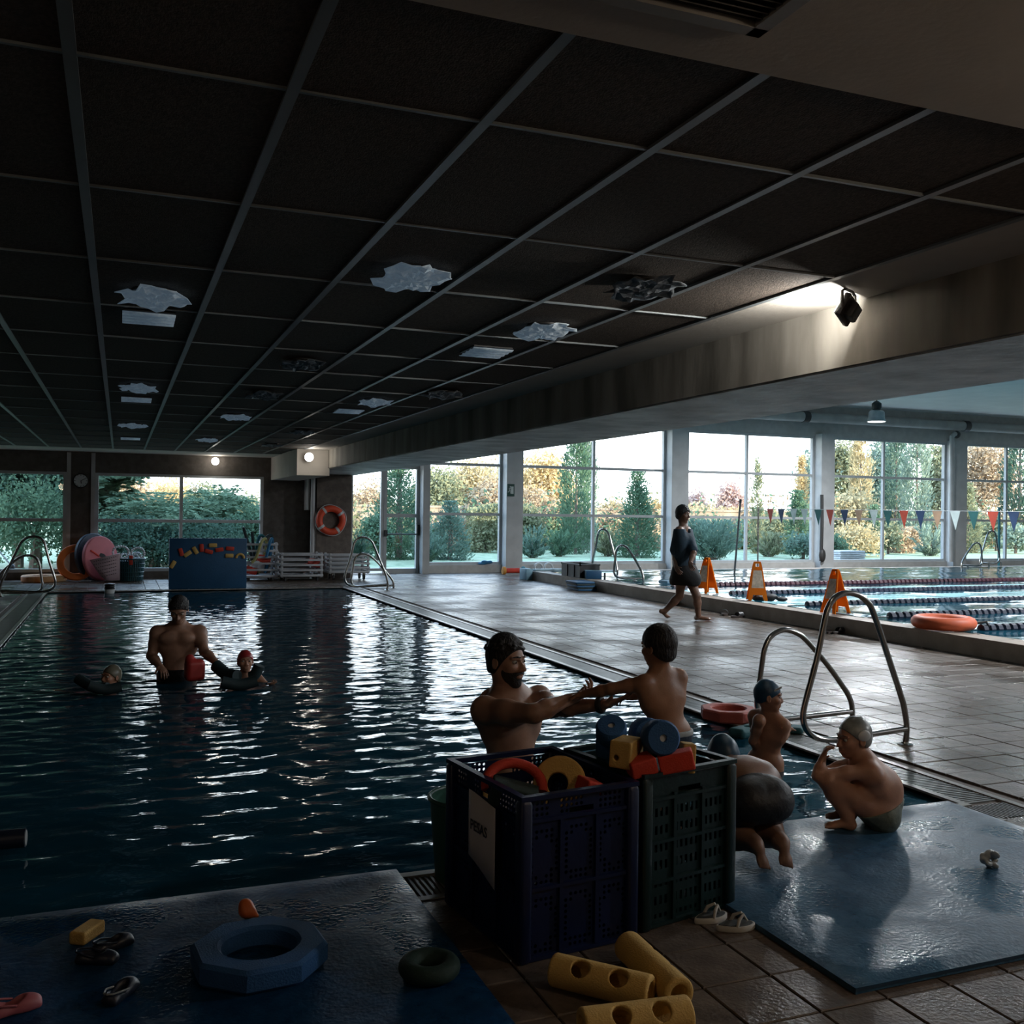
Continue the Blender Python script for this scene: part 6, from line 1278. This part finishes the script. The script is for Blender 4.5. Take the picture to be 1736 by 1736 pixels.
# ---------- child squatting on the mat in profile, hands at the mouth
DP = 4.80; Q = lambda x, y, o=0: PD(x, y, DP + o); FWD = -_r; RT = FWD.cross(V3((0, 0, 1)))      # RT points away from us; the child's left side is towards the camera
H = Head(Q(1447, 1252), -_r * .97 - _fw * .22 + V3((0, 0, -.10)), (.06, 0, 1), .196)
nck = Q(1463, 1291); che = Q(1473, 1318); pel = Q(1491, 1378)
t = person('child with a pale patterned swim cap squatting in profile on the blue mat', (pel.x, pel.y, .033))
d = SDF(); H.body(d, True); d.cone(H.P(0, -.10, -.18), nck + V3((0, 0, -.005)), .038, .042, .025)
torso(d, pel, che, nck, RT, .095, .70, 0, .07); d.ell(Q(1492, 1340), (.085, .11, .12), basis(FWD), .06)
for s_, o in ((-1, -.085), (1, .085)):
    hp = pel + RT * s_ * .055 - V3((0, 0, .005)); kn = Q(1404, 1324, o); an = Q(1437, 1386, o * .9); d.chain([hp, hp.lerp(kn, .45), kn], [.066, .056, .043], .03); d.chain([kn, kn.lerp(an, .35), an], [.042, .043, .026], .02)
    he = V3((an.x, an.y, .060)) - FWD * .015; to = V3((an.x, an.y, .052)) + FWD * .115; d.cone(an, he, .027, .028, .02); foot(d, he, to, .62)
for s_, o, hx in ((-1, -.10, 0), (1, .08, 1)):
    S = nck + RT * s_ * .085 - V3((0, 0, .025)); e_ = Q(1387, 1315, o * .8); w_ = Q(1394, 1287, o * .35); d.ell(S, .040, None, .03); d.chain([S, S.lerp(e_, .45), e_], [.038, .033, .028], .02); d.chain([e_, e_.lerp(w_, .4), w_], [.028, .027, .018], .015)
    hand(d, w_, Q(1401, 1268, o * .2) - w_, _r * .9 + V3((0, 0, .3)) - RT * s_ * .2, .60, .45, -s_)
d.mesh('body', S_kid, t, .0042); H.cap(t, M_capgrey, .0035, plane=(.72, -.70, .02), low=-.33); H.eyes(t)
MB().ell(H.P(-.335, -.10, .12), (.012, .17 * .196, .14 * .196), H.B, 18, 10).build('cap_print', M_white, t)
q = SDF(); torso(q, pel, che, nck, RT, .095, .70, 0, .07); q.ell(Q(1492, 1340), (.085, .11, .12), basis(FWD), .06)
for s_, o in ((-1, -.085), (1, .085)): hp = pel + RT * s_ * .055 - V3((0, 0, .005)); q.chain([hp, hp.lerp(Q(1404, 1324, o), .45)], [.066, .056], .03)
_ax = (pel - che).normalized(); _pc = pel + FWD * .02
q.mesh('swim_trunks', M_trunkg, t, .005, grow=.006, cut=lambda P: np.maximum((P - A3(pel)) @ A3(_ax * -1) - .040, ((P - A3(pel)) @ A3(FWD)) - .15))

# ---------- child bending over the pool edge, seen from behind
DP = 4.28; FWD = _fw * .96 - _r * .28; RT = FWD.cross(V3((0, 0, 1)))
pel = PD(1288, 1358, 4.28); che = PD(1270, 1318, 4.46); nck = PD(1247, 1303, 4.62); H = Head(PD(1226, 1284, 4.74), FWD * .8 + V3((0, 0, -.5)), FWD * .5 + V3((0, 0, .8)), .20)
t = person('child in a blue cap and dark shorts bending over the pool edge, back to us', (pel.x, pel.y, .033))
d = SDF(); H.body(d, True); d.cone(H.P(0, -.10, -.15), nck, .038, .042, .025); torso(d, pel, che, nck, RT, .11, .74, 0, .08)
for s_ in (-1, 1):
    hp = pel + RT * s_ * .060; kn = pel + RT * s_ * .085 + FWD * .15 - V3((0, 0, .15)); an = V3((pel.x, pel.y, .135)) + RT * s_ * .062 - FWD * (.055); d.chain([hp, hp.lerp(kn, .4), kn], [.086, .066, .046], .03); d.chain([kn, kn.lerp(an, .4), an], [.056, .068, .040], .03)
    he = V3((an.x, an.y, .135)) - FWD * .03; to = V3((an.x, an.y, .048)) - FWD * .085 - RT * s_ * .012; d.cone(an, he, .028, .030, .02); foot(d, he, to, .62)
    S = nck + RT * s_ * .10 - V3((0, 0, .03)); e_ = S + RT * s_ * .04 + FWD * .02 - V3((0, 0, .16)); w_ = V3((e_.x, e_.y, .075)) + FWD * .05 + RT * s_ * .03; d.ell(S, .042, None, .03); d.chain([S, S.lerp(e_, .45), e_, e_.lerp(w_, .4), w_], [.040, .035, .029, .028, .019], .02); hand(d, w_, FWD * .6 - V3((0, 0, .5)), -FWD * .4 - V3((0, 0, 1)), .64, .2, -s_)
d.mesh('body', S_dark, t, .005); H.cap(t, M_capblue, .004)
q = SDF(); torso(q, pel, che, nck, RT, .11, .74, 0, .08)
for s_ in (-1, 1): hp = pel + RT * s_ * .060; kn = pel + RT * s_ * .085 + FWD * .15 - V3((0, 0, .15)); q.chain([hp, hp.lerp(kn, .4), kn], [.086, .066, .05], .03)
_u = (che - pel).normalized(); q.mesh('shorts', M_trunkd, t, .005, grow=.009, cut=lambda P: np.maximum((P - A3(pel)) @ A3(_u) - .075, ((P - A3(pel)) @ A3(FWD)) - .17))

# ---------- woman walking along the deck
DP = 14.2; Q = lambda x, y, o=0: PD(x, y, DP + o); FWD = _r * .86 - _fw * .5; RT = FWD.cross(V3((0, 0, 1)))
H = Head(Q(1158, 872), _r * .75 - _fw * .62 + V3((0, 0, -.12)), (0, 0, 1), .235)
nck = Q(1158, 893); che = Q(1159, 921); pel = Q(1160, 966)
t = person('barefoot woman in a dark top and black skirt walking along the deck', (pel.x, pel.y, 0))
d = SDF(); H.body(d); d.cone(H.P(0, -.10, -.22), nck, .050, .054, .03); torso(d, pel, che, nck, RT, .150, .96, 0)
legs = [(pel + RT * -.08, Q(1181, 1010, -.08), Q(1184, 1043, 0), V3((*G(1180, 1052)[:2], .04)), V3((*G(1180, 1052)[:2], .03)) + _r * .21 - _fw * .08),
        (pel + RT * .08, Q(1152, 1010, .10), Q(1127, 1036, .12), Q(1121, 1036, .12), V3((*G(1133, 1050)[:2], .028)))]
for hp, kn, an, he, to in legs: d.chain([hp, hp.lerp(kn, .4), kn, kn.lerp(an, .35), an], [.095, .078, .056, .056, .036], .03); d.cone(an, he, .036, .034, .02); foot(d, he, to, .92)
for s_, e_, w_ in ((nck + RT * -.16 - V3((0, 0, .05)), Q(1176, 938, -.25), Q(1170, 955, -.38)), (nck + RT * .16 - V3((0, 0, .05)), Q(1143, 938, .0), Q(1146, 962, -.20))): d.ell(s_, .056, None, .03); d.chain([s_, s_.lerp(e_, .45), e_, e_.lerp(w_, .4), w_], [.052, .047, .040, .038, .026], .02); hand(d, w_, w_ - e_ + FWD * .1, -RT, .92, .35, 1)
d.mesh('body', S_dark, t, .008); H.hair(t, M_hair, .007, g=.07, top=.06, plane=(.85, -.75, .12), low=-.62); H.eyes(t)
q = SDF(); torso(q, pel, che, nck, RT, .150, .98, 0); q.ell(che.lerp(pel, .55), (.185, .145, .33), basis(FWD), .08)
for s_, e_ in ((nck + RT * -.16 - V3((0, 0, .05)), Q(1176, 938, -.25)), (nck + RT * .16 - V3((0, 0, .05)), Q(1143, 938, 0))): q.cone(s_, s_.lerp(e_, .85), .062, .060, .03)
q.mesh('top', M_shirt, t, .009, grow=.014, cut=lambda P: np.maximum(np.maximum(pel.z + .02 - P[..., 2], P[..., 2] - nck.z + .03), .075 - np.linalg.norm((P - A3(nck + FWD * .07)) * np.array([1, 1, .8]), axis=-1)))
q = SDF(); q.ell(pel, (.185, .145, .20), basis(FWD), .06).cone(pel + RT * .05, Q(1153, 984, .05), .14, .155, .08).cone(pel - RT * .05, Q(1171, 982, -.05), .14, .150, .08)
zk = Q(1160, 992).z; q.mesh('skirt', M_skirt, t, .009, cut=lambda P: np.maximum(zk - P[..., 2], P[..., 2] - pel.z - .12))

# ---------- man standing waist deep further back in the pool, head bowed
DP = 9.05; Q = lambda x, y, o=0: PD(x, y, DP + o); FWD = -_fw * .97 + _r * .22; RT = FWD.cross(V3((0, 0, 1)))
H = Head(Q(303, 1034, -.10), FWD + V3((0, 0, -.62)), (0, 0, 1), .232); nck = Q(303, 1061); che = Q(302, 1090); pel = Q(300, 1146)
t = person('dark haired bare chested man waist deep in the far pool, head bowed', (pel.x, pel.y, -.92))
d = SDF(); H.body(d); d.cone(H.P(0, -.12, -.18), nck, .054, .060, .03); torso(d, pel, che, nck, RT, .170, 1.0)
for s_, e_, w_, hd in ((nck + RT * .185 - V3((0, 0, .06)), Q(257, 1112, -.05), Q(272, 1131, -.22), (-1, 0)), (nck + RT * -.185 - V3((0, 0, .06)), Q(346, 1104, -.08), Q(369, 1126, -.25), (1, 0))):
    d.ell(s_, .064, None, .04); d.chain([s_, s_.lerp(e_, .45), e_, e_.lerp(w_, .35), w_], [.056, .052, .042, .041, .027], .025); hand(d, w_, w_ - e_, (0, 0, -1), 1.0, .3, hd[0])
for s_ in (-1, 1): d.chain([pel + RT * s_ * .09, pel + RT * s_ * .10 - dn * .45, pel + RT * s_ * .10 - dn * .76], [.088, .058, .04], .04); foot(d, V3((pel.x, pel.y, -.89)) + RT * s_ * .1 - FWD * .05, V3((pel.x, pel.y, -.9)) + RT * s_ * .11 + FWD * .19, 1.0)
d.mesh('body', S_man, t, .007); H.hair(t, M_hair, .006, g=.05, top=.05, plane=(.84, -.88, .03), low=-.3, bump=1); H.eyes(t)
q = SDF(); torso(q, pel, che, nck, RT, .17, 1.0); q.mesh('swim_trunks', M_trunkd, t, .007, grow=.022, cut=lambda P: np.abs(P[..., 2] - (pel.z - .05)) - .12)
# ---------- two children floating beside him
for (x, y, DP, m, lab, ang) in ((188, 1148, 8.55, M_captan, 'child in an olive cap floating left of the far man', -.5), (416, 1122, 8.95, M_capred, 'child in a red cap floating right of the far man', .4)):
    FWD = _r * sin(ang) - _fw * cos(ang); RT = FWD.cross(V3((0, 0, 1))); H = Head(PD(x, y, DP), FWD + V3((0, 0, .1)), (0, 0, 1), .20); nck = H.c - V3((0, 0, .115)) ; che = nck - V3((0, 0, .09)) - FWD * .02; pel = che - V3((0, 0, .20)) - FWD * .06
    t = person(lab, (pel.x, pel.y, -.5)); d = SDF(); H.body(d, True); d.cone(H.P(0, -.1, -.2), nck, .036, .04, .02); torso(d, pel, che, nck, RT, .1, .68, 0)
    for s_ in (-1, 1):
        S = nck + RT * s_ * .115 - V3((0, 0, .03)); e_ = S + RT * s_ * .07 + FWD * .05 + V3((0, 0, -.075)); w_ = e_ + FWD * .10 + V3((0, 0, .03)) + RT * s_ * .02; d.chain([S, e_, w_], [.036, .028, .018], .02); hand(d, w_, w_ - e_, (0, 0, 1), .62, .4, s_)
        d.chain([pel + RT * s_ * .055, pel + RT * s_ * .07 + FWD * .10 - dn * .20, pel + RT * s_ * .07 - dn * .38], [.064, .044, .028], .03)
    d.mesh('body', S_kid, t, .006); H.cap(t, m, .005); H.eyes(t)
